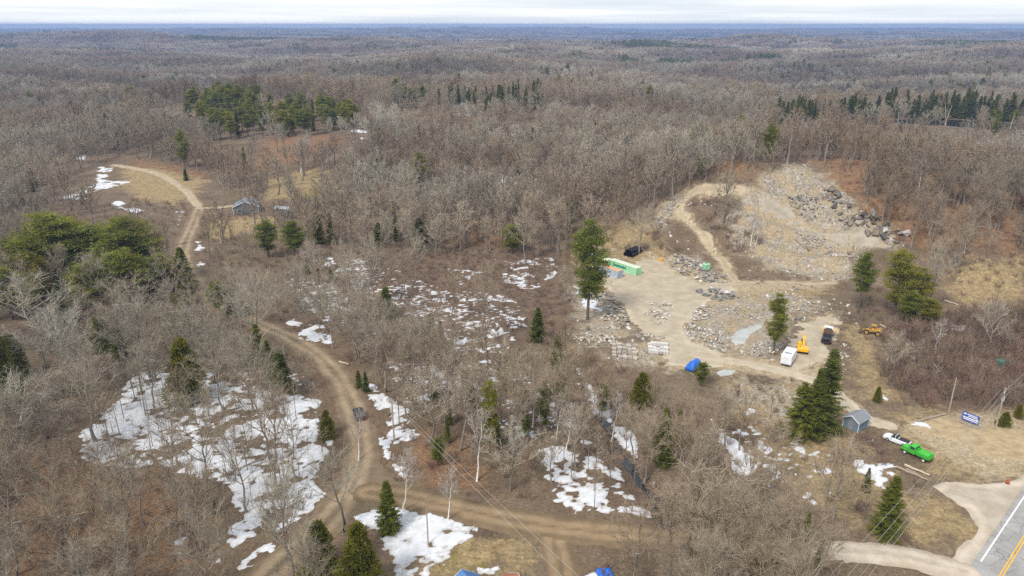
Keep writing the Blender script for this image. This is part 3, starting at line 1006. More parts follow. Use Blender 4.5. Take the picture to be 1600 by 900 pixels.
BARE_SPEC = [(101, 18, 5.0, 0.38), (102, 19, 4.2, 0.47), (103, 16, 5.4, 0.30), (104, 20, 3.8, 0.53), (105, 17, 4.6, 0.42), (106, 19, 3.3, 0.50), (107, 15, 4.8, 0.34), (108, 20, 4.8, 0.44)]
BARE = [bare_tree(s, h, rr, cb) for s, h, rr, cb in BARE_SPEC]
BARE_H = [h for _, h, _, _ in BARE_SPEC]
BARE_R = [rr for _, _, rr, _ in BARE_SPEC]
bare_meshes = [two_part('bare_tree', t, m_bark, m_twig) for t in BARE]
BIRCH = [bare_tree(s, 13, 2.5, 0.42, 9, 0.75, 1.0, 0.06) for s in (131, 132, 133)]
birch_meshes = [two_part('birch', t, m_birch, m_twig) for t in BIRCH]
m_birchtwig = tints('birch_twigs', [(0.42, 0.375, 0.33), (0.36, 0.31, 0.27)], clump=0.15)
for a, b_ in birch_meshes:
    b_.materials.clear(); b_.materials.append(m_birchtwig)
SPRUCE = [spruce(201, 14, 2.9), spruce(202, 14, 2.3, 0.40, 8, 8, 0.05), spruce(203, 14, 3.2, 0.5, 7, 8, 0.08, 0.25)]
NSPRUCE = [spruce(204, 14, 1.45, 0.42, 6, 6, 0.06, 0.25), spruce(205, 14, 1.2, 0.46, 6, 6, 0.1, 0.3)]
CEDAR = [cedar(211), cedar(212, 11, 2.9, 6600, 34), cedar(213, 11, 2.2, 5600, 26)]
PINE = [pine(221), pine(222, 18, 4.2, 0.36, 13), pine(223, 18, 3.4, 0.22, 16)]
CON = {'spruce': [(two_part('spruce', t, m_cbark, m_spruce), 14, rr) for t, rr in zip(SPRUCE, (2.9, 2.4, 3.2))],
       'narrow': [(two_part('spruce', t, m_cbark, m_spruce), 14, rr) for t, rr in zip(NSPRUCE, (1.5, 1.25))],
       'cedar': [(two_part('cedar', t, m_cbark, m_cedar), 11, rr) for t, rr in zip(CEDAR, (2.6, 2.9, 2.2))],
       'pine': [(two_part('pine', t, m_cbark, m_pine), 18, rr) for t, rr in zip(PINE, (3.8, 4.2, 3.4))]}

# ------------------------------------------------------------------ where trees stand
GXI, GYI = np.meshgrid(np.arange(-400, 2001, 5.0), np.arange(0, 1301, 5.0))


def raster(spec, default):
    a = np.full(GXI.shape, default)
    for poly, v in spec:
        a[in_poly(GXI, GYI, poly)] = v
    return a


def look(a, px, py):
    i = np.clip((np.asarray(py) / 5).astype(int), 0, a.shape[0] - 1); j = np.clip(((np.asarray(px) + 400) / 5).astype(int), 0, a.shape[1] - 1)
    return a[i, j]


QUARRY_PX = [(893, 450), (925, 400), (985, 378), (1040, 382), (1050, 335), (1075, 296), (1160, 290), (1250, 248), (1300, 262), (1345, 310), (1405, 372), (1425, 410), (1345, 450), (1335, 560), (1300, 605), (1230, 595), (1120, 592), (1040, 585), (950, 575), (885, 545)]
ENTRY_PX = [(1230, 592), (1335, 555), (1420, 640), (1650, 635), (1650, 1000), (1440, 1000), (1440, 850), (1530, 805), (1440, 762), (1375, 700), (1305, 645)]
S1_PX = [(105, 715), (150, 650), (200, 590), (240, 572), (290, 590), (400, 600), (470, 605), (512, 625), (508, 680), (522, 715), (495, 765), (425, 815), (385, 862), (345, 910), (300, 910), (345, 830), (350, 775), (310, 745), (240, 728), (140, 735)]
DENSITY = raster([
    ([(0, 690), (250, 735), (350, 800), (320, 900), (0, 900)], 0.75),
    (S1_PX, 0.75),
    ([(600, 660), (740, 690), (780, 790), (660, 770), (600, 720)], 0.35),
    ([(835, 690), (960, 720), (1030, 815), (840, 780)], 0.55),
    ([(480, 395), (700, 398), (905, 398), (893, 545), (790, 548), (640, 482), (520, 442)], 0.06),
    ([(1330, 495), (1470, 480), (1650, 500), (1650, 640), (1420, 640), (1340, 560)], 0.20),
    ([(1405, 372), (1440, 420), (1650, 400), (1650, 505), (1480, 505), (1345, 455), (1425, 410)], 0.16),
    ([(1060, 590), (1230, 597), (1310, 650), (1380, 705), (1440, 765), (1400, 850), (1280, 850), (1180, 760), (1090, 650)], 0.42),
    ([(395, 268), (530, 235), (565, 255), (545, 312), (400, 318)], 0.42),
    ([(80, 305), (160, 246), (205, 246), (335, 272), (340, 305), (450, 302), (450, 345), (335, 352), (320, 400), (262, 400), (262, 335), (190, 338)], 0.0),
    (QUARRY_PX, 0.0), (ENTRY_PX, 0.0),
    ([(292, 168), (330, 160), (420, 172), (545, 186), (572, 196), (548, 210), (440, 222), (330, 224), (292, 202)], 0.12),
    ([(1070, 325), (1110, 308), (1160, 330), (1195, 385), (1135, 405), (1095, 362)], 0.55), ([(960, 385), (1040, 350), (1065, 385), (1000, 400)], 0.5),
    ([(930, 350), (1010, 345), (1040, 382), (930, 392)], 0.15),
    ([(545, 795), (640, 782), (740, 812), (850, 838), (920, 850), (960, 1000), (560, 1000)], 0.0),
    ([(1285, 848), (1500, 850), (1500, 1000), (1285, 1000)], 0.06),
    ([(560, 840), (640, 900), (640, 1000), (450, 1000), (470, 900)], 0.3),
    ([(1230, 192), (1380, 190), (1420, 182), (1650, 190), (1650, 208), (1420, 200), (1240, 204)], 0.0)], 1.0)
SEE = raster([
    (S1_PX, 0.45), ([(835, 690), (960, 720), (1035, 818), (840, 790)], 0.62),
    ([(0, 340), (60, 330), (260, 335), (310, 385), (300, 460), (120, 480), (0, 440)], 0.80),
    ([(285, 140), (470, 140), (580, 165), (570, 200), (440, 222), (300, 215)], 0.85), ([(600, 130), (860, 125), (860, 178), (680, 186), (600, 172)], 0.55), ([(1200, 150), (1650, 140), (1650, 205), (1200, 205)], 0.6), ([(180, 138), (300, 138), (290, 168), (180, 172)], 0.6),
    ([(890, 560), (930, 590), (1040, 760), (1020, 780), (900, 600)], 0.6), ([(1095, 645), (1135, 655), (1180, 730), (1165, 765)], 0.6),
    ([(480, 395), (700, 398), (905, 398), (893, 545), (790, 548), (640, 482), (520, 442)], 0.55),
    ([(545, 565), (650, 640), (650, 700), (590, 700)], 0.6), ([(450, 498), (522, 508), (522, 545), (470, 532)], 0.6),
    ([(80, 305), (160, 246), (205, 246), (335, 272), (340, 305), (450, 302), (450, 345), (335, 352), (320, 400), (262, 400), (262, 335), (190, 338)], 0.88),
    ([(395, 280), (500, 262), (500, 300), (400, 318)], 0.5),
    ([(1405, 372), (1440, 420), (1650, 400), (1650, 640), (1420, 640), (1340, 560), (1345, 455)], 0.6),
    ([(1380, 182), (1650, 186), (1650, 208), (1400, 200)], 0.8),
    (QUARRY_PX, 0.93), ([(1070, 300), (1110, 290), (1170, 310), (1195, 385), (1135, 400), (1095, 362)], 0.4), (ENTRY_PX, 0.97),
    ([(380, 495), (450, 512), (515, 562), (565, 612), (597, 680), (605, 730), (640, 758), (560, 800), (515, 770), (528, 700), (520, 650), (505, 592), (430, 540), (380, 508)], 0.96),
    ([(345, 900), (400, 860), (477, 795), (520, 750), (565, 800), (470, 838), (460, 900), (370, 920)], 0.8),
    ([(640, 752), (800, 788), (1000, 815), (1045, 820), (1045, 852), (920, 852), (890, 920), (830, 920), (740, 826), (640, 800)], 0.93),
    ([(555, 785), (640, 785), (740, 815), (840, 840), (830, 910), (590, 910)], 0.97),
    ([(1285, 842), (1440, 762), (1500, 850), (1500, 920), (1285, 920)], 0.9),
    ([(905, 850), (960, 850), (960, 910), (900, 910)], 0.8),
    ([(1305, 625), (1370, 625), (1370, 690), (1305, 690)], 0.97)], 0.0)

LINES = [(ROAD_A, 5.2), (ROAD_B, 4.4), (DRIVE_S, 4.5), (DRIVE_E, 5), (TRACK_Q, 3), (TRACK_E, 4), (TRACK_L, 4), (TRACK_H, 4), (TRACK_B, 4)]


def grid_points(y0, y1, sp, seed, half=0.80, pad=25):
    r = np.random.default_rng(seed)
    ys = np.arange(y0, y1, sp); out = []
    for y in ys:
        xs = np.arange(-half * y - pad, half * y + pad, sp)
        out.append(np.column_stack([xs + r.uniform(-0.47, 0.47, len(xs)) * sp, y + r.uniform(-0.47, 0.47, len(xs)) * sp]))
    return np.concatenate(out)


def allowed(P, H, seed, dens_gain=1.0, see_gain=1.0, seen_at=(0.5, 0.8, 1.0)):
    r = np.random.default_rng(seed)
    x, y = P[:, 0], P[:, 1]; z = terrain(x, y)
    px, py, _ = project(x, y, z)
    stand = 0.55 + 0.45 * sstep(0.36, 0.52, fbm(x / 26.0, y / 26.0, 140, 3))
    ok = r.uniform(size=len(x)) < look(DENSITY, px, py) * dens_gain * stand
    u = r.uniform(size=len(x))
    for f in seen_at:
        qx, qy, _ = project(x, y, z + H * f)
        ok &= u > look(SEE, qx, qy) * see_gain
    nr = y < 520
    for line, hw in LINES:
        k = ok & nr
        d = np.full(len(x), 99.0); d[k] = seg_dist(x[k], y[k], line)
        ok &= d > hw
    n_off = (x - wl1[0]) * HNRM[0] + (y - wl1[1]) * HNRM[1]
    ok &= (n_off < -9) | (y > 330) | (n_off > 2 * YOFF + 6)
    return ok, z, px, py


ORD = 'first second third fourth fifth sixth seventh eighth ninth tenth eleventh twelfth thirteenth fourteenth fifteenth sixteenth seventeenth eighteenth nineteenth twentieth'.split()
TENS = ['', '', 'twenty', 'thirty', 'forty', 'fifty', 'sixty', 'seventy', 'eighty', 'ninety']


def ordinal(n):
    if n <= 20: return ORD[n - 1]
    t, u = divmod(n, 10)
    return (TENS[t] + '-' + ORD[u - 1]) if u else TENS[t][:-1] + 'ieth'


# conifers read off the photograph: kind, base x, base y, top y, width (photo pixels), what it looks like
CONIFERS = [
    ('pine', 22, 432, 372, 70, 'bushy white pine at the end of the pine clump, beside grey hardwoods'),
    ('pine', 92, 452, 335, 120, 'broad dark-topped white pine, largest of the pine clump below the snowy clearing'),
    ('pine', 152, 448, 352, 95, 'yellow-green white pine in the middle of the pine clump'),
    ('pine', 212, 450, 340, 105, 'tall white pine with layered boughs beside the upper gravel road'),
    ('pine', 60, 420, 350, 80, 'rounded white pine behind the largest pine of the clump'),
    ('pine', 38, 446, 382, 70, 'low spreading white pine in front of the clump, near the frame edge'),
    ('pine', 120, 438, 342, 90, 'white pine standing between the two broadest pines of the clump'),
    ('pine', 182, 462, 376, 80, 'olive white pine in the front row of the clump'),
    ('pine', 236, 466, 402, 64, 'short bright white pine in front of the tall layered one'),
    ('pine', 20, 500, 420, 66, 'white pine lowest of the clump at the frame edge'),
    ('pine', 150, 498, 410, 72, 'white pine standing forward of the clump above the round cedar'),
    ('pine', 205, 482, 392, 78, 'full white pine between the layered one and the dark spruce'),
    ('spruce', 100, 505, 440, 40, 'dark spruce low in front of the pine clump'),
    ('cedar', 75, 470, 402, 60, 'rounded cedar tucked under the front of the pine clump'),
    ('spruce', 128, 482, 408, 52, 'dark spruce standing in front of the white pine clump'),
    ('pine', 258, 455, 395, 60, 'small white pine on the road side of the pine clump'),
    ('spruce', 290, 455, 385, 45, 'grey-green spruce at the bend of the upper gravel road'),
    ('cedar', 14, 640, 505, 66, 'tall yellow-topped cedar at the edge of the frame'),
    ('cedar', 295, 628, 528, 70, 'large cone-shaped cedar standing over the snowy wood'),
    ('cedar', 163, 548, 490, 45, 'round dark cedar among grey hardwoods above the snow'),
    ('spruce', 405, 570, 505, 52, 'dark spruce where the gravel road bends away'),
    ('spruce', 442, 612, 545, 46, 'thin ragged spruce over snow beside the gravel road'),
    ('cedar', 512, 684, 640, 32, 'small round cedar on the verge across from the black car'),
    ('cedar', 370, 492, 460, 42, 'low cedar just uphill of the road bend'),
    ('cedar', 286, 478, 443, 36, 'small cedar below the white pine clump'),
    ('spruce', 605, 497, 448, 40, 'cone-shaped spruce at the edge of the snowy swamp'),
    ('narrow', 690, 548, 500, 18, 'narrow dark spruce between two grey crowns by the swamp'),
    ('spruce', 674, 525, 488, 26, 'short leafy spruce beside the swamp snow'),
    ('narrow', 680, 620, 582, 16, 'slim pointed spruce in the wood beyond the black car'),
    ('narrow', 703, 664, 630, 12, 'tiny narrow spruce in the snowy wood beside the power line'),
    ('pine', 765, 712, 596, 34, 'slender yellow-green pine rising over the side road wood'),
    ('spruce', 840, 533, 480, 34, 'stout spruce at the swamp edge next to the stone yard'),
    ('narrow', 870, 575, 522, 26, 'pointed dark spruce at the head of the snowy ditch'),
    ('cedar', 1002, 632, 582, 46, 'rounded juniper-like cedar below the stone pallets'),
    ('spruce', 1035, 724, 636, 46, 'tall dark spruce beside the stream'),
    ('pine', 1095, 604, 566, 26, 'thin pale pine in front of the blue tarp'),
    ('pine', 918, 500, 345, 66, 'very tall ragged white pine in front of the green containers'),
    ('narrow', 885, 364, 316, 10, 'one of a twin pair of narrow spruces behind the containers, the taller'),
    ('narrow', 892, 364, 320, 10, 'one of a twin pair of narrow spruces behind the containers, the shorter'),
    ('pine', 1208, 552, 460, 38, 'light green pine standing beside the yellow excavator'),
    ('spruce', 1268, 684, 575, 52, 'middle spruce filling the gap of the big pair beside the haul track'),
    ('spruce', 1246, 684, 596, 76, 'wide lower spruce of the big pair beside the haul track'),
    ('spruce', 1284, 676, 543, 72, 'tall upper spruce of the big pair beside the haul track'),
    ('pine', 1340, 490, 394, 42, 'leaning yellow-green pine on the quarry slope'),
    ('pine', 1396, 492, 392, 52, 'full dark-green pine on the quarry slope'),
    ('pine', 1418, 506, 455, 40, 'bushy pine at the foot of the quarry slope'),
    ('pine', 1446, 512, 466, 40, 'low wide pine at the foot of the quarry slope, farthest from the machines'),
    ('cedar', 1370, 628, 603, 15, 'small shrub-like cedar beside the haul track bend'),
    ('spruce', 1384, 836, 742, 62, 'dense spruce on the grass corner by the paved driveway'),
    ('spruce', 1352, 768, 730, 18, 'small spruce beside the snow strips near the log rails'),
    ('narrow', 1278, 890, 838, 20, 'narrow spruce at the mouth of the paved driveway'),
    ('narrow', 1257, 848, 795, 18, 'slim spruce over the side road near the driveway'),
    ('spruce', 608, 830, 750, 48, 'dark bushy spruce at the road junction'),
    ('cedar', 505, 912, 815, 70, 'large yellow-green cedar at the bottom, beside the road fork'),
    ('cedar', 565, 935, 815, 84, 'large yellow-green cedar at the bottom, beside the white yard'),
    ('spruce', 498, 380, 330, 28, 'dark round spruce beside the grey house wood'),
    ('spruce', 518, 382, 332, 26, 'dark spruce paired close to its round neighbour near the grey house'),
    ('pine', 420, 402, 345, 42, 'yellowish pine below the grey house'),
    ('pine', 462, 412, 345, 44, 'bright yellow-green pine below the grey house'),
    ('narrow', 618, 378, 312, 14, 'tall narrow spruce at the wood edge above the swamp'),
    ('spruce', 592, 380, 346, 30, 'small dark spruce at the wood edge above the swamp'),
    ('spruce', 656, 378, 340, 36, 'broad grey-green spruce at the wood edge above the swamp'),
    ('pine', 800, 396, 352, 38, 'grey-green pine above the swamp snow'),
    ('spruce', 55, 299, 260, 18, 'small spruce alone beyond the pine clump, beside a birch'),
    ('spruce', 28, 318, 284, 22, 'squat spruce beyond the pine clump near the frame edge'),
    ('narrow', 130, 320, 299, 9, 'tiny spruce in the snowy clearing'),
    ('narrow', 480, 428, 405, 13, 'small spruce on the snow patch by the swamp'),
    ('narrow', 499, 444, 419, 11, 'thin young spruce on the snow patch by the swamp'),
    ('narrow', 518, 440, 415, 10, 'brownish young spruce beside the swamp snow'),
    ('cedar', 1568, 666, 643, 24, 'low green shrub at the foot of the utility pole'),
    ('cedar', 1590, 652, 632, 18, 'small shrub behind the utility pole'),
    ('narrow', 291, 282, 263, 10, 'small shrubby spruce on the bank above the hill path'),
    ('pine', 685, 728, 685, 26, 'small dark pine on the leafy bank above the side road'),
    ('pine', 822, 690, 650, 22, 'slender pine among birches above the side road'),
    ('cedar', 340, 800, 778, 16, 'small green bush at the foot of a snowy slope trunk'),
    ('pine', 850, 680, 596, 26, 'thin pine behind the white birch stems'),
    ('pine', 735, 645, 598, 26, 'small grey-green pine beside the power line wood'),
    ('spruce', 700, 692, 655, 20, 'young spruce uphill of the leafy bank pine'),
    ('pine', 790, 612, 560, 26, 'grey-green pine above the slender yellow-green one'),
    ('spruce', 775, 690, 645, 24, 'young dark spruce touching the slender yellow-green pine'),
    ('pine', 818, 662, 604, 28, 'loose pine behind the birch thicket'),
    ('spruce', 561, 606, 578, 18, 'small dark spruce on the snow just uphill of the black car'),
    ('spruce', 572, 612, 580, 16, 'second small spruce on the snow uphill of the black car'),
    ('pine', 880, 640, 585, 28, 'thin pine beside the snowy ditch head'),
    ('pine', 940, 655, 600, 26, 'grey-green pine on the far bank of the snowy ditch'),
    ('spruce', 640, 560, 522, 20, 'dark young spruce between the pale crowns by the swamp'),
    ('cedar', 30, 590, 520, 44, 'cedar leaning beside the tall edge cedar'),
    ('spruce', 190, 560, 505, 34, 'dark spruce beside the round cedar'),
    ('pine', 345, 500, 440, 44, 'olive pine just below the upper gravel road'),
    ('spruce', 422, 590, 530, 36, 'second dark spruce where the gravel road bends away'),
    ('pine', 1430, 492, 420, 44, 'pine joining the two quarry slope pines to the bushy ones'),
    ('spruce', 1060, 690, 640, 26, 'small spruce uphill of the tall one by the stream'),
    ('spruce', 1182, 900, 850, 34, 'dark spruce beside the side road near the bottom'),
    ('spruce', 1215, 906, 862, 30, 'small spruce beside the driveway wood at the bottom'),
]
r = np.random.default_rng(77)
GROVES = [   # outline, how many, kind, height, label, group
    ([(292, 168), (330, 160), (420, 172), (470, 182), (545, 186), (570, 196), (548, 208), (490, 212), (440, 218), (330, 222), (296, 200)], 99, 'pine', (13, 17), 'dark green plantation pine', 'plantation pines'),
    ([(190, 158), (290, 155), (285, 178), (190, 180)], 14, 'pine', (12, 16), 'yellow-green pine beside the plantation', 'pines beside the plantation'),
    ([(615, 158), (665, 158), (665, 172), (615, 172)], 10, 'pine', (13, 17), 'small pine of the little grove', 'little pine grove'),
    ([(680, 170), (850, 158), (850, 172), (760, 184), (680, 182)], 34, 'narrow', (14, 19), 'dark pointed spruce near the far white house', 'spruces by the far white house'),
    ([(1205, 186), (1380, 182), (1380, 194), (1210, 202)], 40, 'spruce', (13, 19), 'dark conifer on the black pond shore', 'conifers at the pond head'),
    ([(1380, 176), (1620, 184), (1620, 192), (1390, 186)], 52, 'spruce', (14, 20), 'tall conifer behind the black pond', 'conifers behind the pond'),
    ([(1540, 192), (1620, 200), (1620, 208), (1540, 206)], 7, 'pine', (10, 14), 'olive pine on the black pond bank', 'pines on the pond bank'),
]
grove_pts = []
for poly, cnt, kind, hh, lab, grp in GROVES:
    w = W(poly); bx = bbox(w, pad=0); k = 0; tries = 0; got = []
    while k < cnt and tries < 20000:
        tries += 1
        p = np.array([r.uniform(bx[0], bx[1]), r.uniform(bx[2], bx[3])])
        if not in_poly(p[0:1], p[1:2], w)[0]: continue
        if got and np.min(np.hypot(*(np.array(got) - p).T)) < 3.4: continue
        got.append(p); k += 1
        grove_pts.append((kind if r.uniform() < 0.8 else ('narrow' if kind != 'narrow' else 'spruce'), p[0], p[1], r.uniform(*hh), lab, grp))


def height_for(p, top_py):
    lo, hi = 0.5, 60.0
    for _ in range(30):
        m = (lo + hi) / 2
        if project(p[0], p[1], p[2] + m)[1] > top_py: lo = m
        else: hi = m
    return lo


CON_NAME = {'pine': 'pine_tree', 'spruce': 'spruce_tree', 'narrow': 'spruce_tree', 'cedar': 'cedar_tree'}
con_i = 0


def plant_tree(name, meshes, label, cat, loc, rz, sx, sz, group=None):
    o = link(name, None, None, loc, rz, (sx, sx, sz))
    tag(o, label, cat, group)
    link('trunk', meshes[0], o); link('crown', meshes[1], o)
    return o


GROVE_END = {'plantation pines': 'end toward the snowy clearing', 'pines beside the plantation': 'far end of the row', 'little pine grove': 'plantation side', 'spruces by the far white house': 'plantation side', 'conifers at the pond head': 'quarry side', 'conifers behind the pond': 'pond head', 'pines on the pond bank': 'pond head'}
ranks = {}
for g_ in GROVE_END:
    ids = [i for i, q_ in enumerate(grove_pts) if q_[5] == g_]
    ids.sort(key=lambda i: project(grove_pts[i][1], grove_pts[i][2], 0.0)[0])
    for k_, i in enumerate(ids): ranks[i] = k_ + 1
con_xy = []
for kind, bx_, by_, ty_, wpx, lab in CONIFERS:
    p = at(bx_, by_)
    H = height_for(p, ty_)
    dep = project(*p)[2]
    rad_m = wpx / 2 * dep / FPX
    meshes, ph, pr = CON[kind][con_i % len(CON[kind])]; con_i += 1
    plant_tree(CON_NAME[kind], meshes, lab, 'tree', (p[0], p[1], p[2] - 0.1), con_i * 1.7, np.clip(rad_m / pr, 0.15, 3.0), H / ph, 'evergreens standing singly')
    con_xy.append((p[0], p[1]))
for i, (kind, x, y, H, lab, grp) in enumerate(grove_pts):
    meshes, ph, pr = CON[kind][i % len(CON[kind])]
    s = H / ph
    lab = f'{lab}, {ordinal(ranks[i])} from the {GROVE_END[grp]}'
    plant_tree(CON_NAME[kind], meshes, lab, 'tree', (x, y, float(terrain(x, y)) - 0.1), i * 1.3, s * rng.uniform(1.15, 1.6), s * rng.uniform(0.95, 1.2), grp)
con_xy = np.array(con_xy)

for kind, bx_, by_, ty_, wpx, lab in CONIFERS:      # hardwoods do not stand right in front of these
    m_ = (np.abs(GXI - bx_) < wpx * 0.42) & (GYI > ty_ - 4) & (GYI < by_ - 0.25 * (by_ - ty_))
    SEE[m_] = np.maximum(SEE[m_], 0.80)

# bare hardwoods: candidates near, middle, far
LANDMARKS = [('black car', 561, 643), ('road junction', 565, 775), ('round verge cedar', 512, 665), ('large cone-shaped cedar', 295, 580), ('tall cedar at the frame edge', 12, 570), ('round dark cedar', 163, 515),
             ('largest white pine', 92, 395), ('tall layered white pine', 215, 395), ('road bend', 470, 535), ('dark junction spruce', 608, 790), ('pair of white birches', 665, 770), ('slender yellow-green pine', 765, 650),
             ('stream', 1015, 765), ('dark spruce by the stream', 1035, 680), ('blue tarp', 1085, 571), ('juniper-like cedar', 1002, 605), ('big spruce pair', 1265, 620), ('grey shed', 1336, 655), ('green truck', 1432, 705),
             ('dense corner spruce', 1385, 790), ('driveway mouth spruce', 1278, 865), ('cone-shaped swamp spruce', 605, 470), ('swamp-edge spruce', 840, 505), ('snowy ditch', 925, 610), ('low yellow-green cedars', 530, 860),
             ('side road culvert', 1040, 830), ('snow field', 420, 700), ('snowy slope edge', 330, 790), ('leafy slope', 130, 800), ('bottom snow patches', 270, 850), ('frame corner', 20, 880), ('log rails', 1435, 740), ('yellow excavator', 1252, 530),
             ('blue sign', 1515, 653), ('snow strip above the driveway', 1145, 700), ('pine by the excavator', 1208, 505), ('roadside utility pole', 616, 660), ('bushy white pine', 22, 400), ('dark clump spruce', 128, 445), ('snowy wood edge', 200, 640)]


def away_from_conifers(P, d):
    m = np.ones(len(P), bool)
    for c in con_xy:
        m &= np.hypot(P[:, 0] - c[0], P[:, 1] - c[1]) > d
    return m


HEROES = [(1112, 915, 735, 220, 'huge grey fan-shaped hardwood overhanging the side road beside the stream'), (985, 930, 770, 110, 'slim many-limbed hardwood beside the bottom blue tarp'), (1195, 925, 775, 130, 'grey spreading hardwood beside the narrow driveway spruces'),
          (1300, 815, 690, 105, 'dark-limbed hardwood leaning over the snow strips near the shed'), (60, 545, 430, 130, 'broad grey crown just under the white pine clump'), (215, 540, 432, 125, 'broad grey crown between the round cedar and the pine clump'),
          (335, 575, 445, 115, 'rounded grey crown uphill of the cone-shaped cedar'), (105, 615, 475, 140, 'wide beige crown beside the tall edge cedar'), (235, 590, 462, 120, 'fan-limbed crown between the round cedar and the snow'),
          (45, 735, 580, 150, 'wide crown over the corner of the leafy slope'), (150, 690, 565, 130, 'beige crown at the upper corner of the snow field'), (320, 770, 605, 105, 'thick dark-trunked hardwood at the brown island in the snow field'),
          (385, 800, 655, 90, 'tall hardwood standing in the snow field beside the brown bank'), (395, 645, 520, 95, 'grey crown over the upper edge of the snow field'), (720, 628, 500, 115, 'pale grey rounded crown between the swamp and the power line'),
          (672, 608, 492, 105, 'pale crown beside the slim pointed spruce'), (560, 562, 452, 85, 'tall thin grey crown uphill of the road bend snow'), (800, 700, 565, 105, 'grey crown behind the slender yellow-green pine'),
          (832, 640, 540, 95, 'pale crown below the stout swamp-edge spruce'), (30, 850, 700, 120, 'brown-grey crown low on the leafy slope'), (225, 820, 690, 105, 'crown over the bottom snow patches'), (120, 930, 775, 150, 'wide crown at the bottom edge of the leafy slope'),
          (225, 955, 805, 140, 'beige crown at the bottom edge below the snow patches'), (330, 960, 800, 115, 'crown at the bottom edge beside the snowy verge'), (535, 835, 705, 100, 'fuzzy beige hardwood at the corner of the road junction'), (455, 860, 700, 70, 'tall slender hardwood on the snowy verge of the road fork'),
          (640, 385, 262, 70, 'pale tall crown in the middle wood above the swamp'), (820, 410, 330, 50, 'grey rounded tree at the head of the swamp'), (862, 358, 268, 46, 'tall grey tree alone above the containers bank'),
          (605, 612, 500, 78, 'tall pale crown uphill of the two small snow spruces'), (645, 640, 520, 80, 'tall pale crown between the black car and the slim pointed spruce'), (695, 665, 540, 85, 'pale crown beside the tiny narrow spruce'),
          (742, 695, 560, 80, 'tall grey crown behind the slender yellow-green pine top'), (782, 660, 530, 85, 'pale rounded crown above the birch thicket'), (872, 685, 572, 78, 'grey crown among the white birch stems'),
          (912, 705, 602, 68, 'slim grey crown at the foot of the birch thicket'), (655, 572, 470, 74, 'tall pale crown at the swamp margin beside the young dark spruce'), (583, 560, 455, 66, 'thin tall crown just below the cone-shaped swamp spruce'),
          (762, 590, 488, 70, 'pale crown on the swamp margin short of the stout spruce'), (935, 655, 565, 58, 'slender crown on the yard side of the snowy ditch'), (1062, 765, 645, 78, 'spreading crown between the stream spruce and the snow strip'),
          (1155, 705, 605, 66, 'slim crown above the snow strip below the haul track'), (1205, 765, 655, 78, 'grey crown below the big spruce pair'), (520, 545, 440, 66, 'thin grey crown at the inside of the road bend'), (1395, 600, 520, 60, 'grey thicket tree beside the reddish brush')]
Pn = grid_points(72, 250, 5.7, 301)
rn = np.random.default_rng(302)
typ = rn.integers(0, len(BARE), len(Pn))
Hn = np.array(BARE_H)[typ] * rn.uniform(0.58, 1.14, len(Pn))
ok, zn, pxn, pyn = allowed(Pn, Hn, 303, 0.93)
ok &= away_from_conifers(Pn, 2.2)
Pn, typ, Hn, zn, pxn, pyn = Pn[ok], typ[ok], Hn[ok], zn[ok], pxn[ok], pyn[ok]
qx, qy, dep = project(Pn[:, 0], Pn[:, 1], zn + Hn)
inframe = (pxn > -60) & (pxn < 1660) & (qy < 900) & (qy > 0)
size = np.where(inframe, Hn / dep, 0)
order = np.argsort(-size)
single = np.zeros(len(Pn), bool); single[order[:300 - len(HEROES)]] = True; single &= inframe
near_trunks = [Pn]

# birches read off the photograph
BIRCHES = [(630, 800, 700, 'white-stemmed birch leaning over the junction snow'), (700, 812, 728, 'white-stemmed birch alone beside the side road'), (745, 752, 640, 'pale birch with a straight bare stem above the side road'),
           (905, 668, 600, 'white birch at the head of the ditch snow'), (868, 690, 612, 'forked white birch in the birch thicket'), (832, 668, 600, 'pale birch in the thicket behind the slender pine'), (885, 702, 632, 'leaning white birch at the foot of the birch thicket'),
           (955, 690, 610, 'pale birch beside the snowy ditch'), (1173, 384, 335, 'white birch on the quarry bank, the taller of two'), (1180, 386, 345, 'white birch on the quarry bank, the shorter of two'), (480, 255, 205, 'tall white birch at the dark wood edge'),
           (470, 270, 210, 'white birch with a bent stem below the dark wood edge'), (40, 300, 258, 'white birch beside the small spruce far on the hillside'), (448, 372, 320, 'whitish birch beside the grey house'), (1507, 396, 345, 'bent white birch on the leafy slope'),
           (1452, 366, 325, 'thin white birch on the leafy slope'), (1350, 300, 270, 'short white stem on the hill crest'), (1460, 560, 500, 'pale birch in the red brush'), (628, 300, 255, 'grey-white birch in the middle wood'), (650, 372, 330, 'leaning white birch above the swamp'),
           (560, 720, 640, 'pale birch on the road verge near the junction'), (10, 905, 850, 'thin white stem in the bottom corner')]
for i, (bx_, by_, ty_, lab) in enumerate(BIRCHES):
    p = at(bx_, by_); H = height_for(p, ty_)
    plant_tree('birch_tree', birch_meshes[i % 3], lab, 'tree', (p[0], p[1], p[2] - 0.1), i * 2.1, H / 13 * 0.95, H / 13, 'white birches')

# large spreading hardwoods read off the photograph
HERO_LABEL = HEROES
for i, (bx_, by_, ty_, wpx, lab) in enumerate(HEROES):
    p = at(bx_, by_); H = height_for(p, ty_); dep_ = project(*p)[2]
    t = (0, 2, 4, 6, 7)[i % 5]
    plant_tree('bare_tree', bare_meshes[t], lab, 'tree', (p[0], p[1], p[2] - 0.15), i * 1.9, wpx / 2 * dep_ / FPX / (BARE_R[t] * 1.12), H / BARE_H[t], 'large spreading hardwoods')

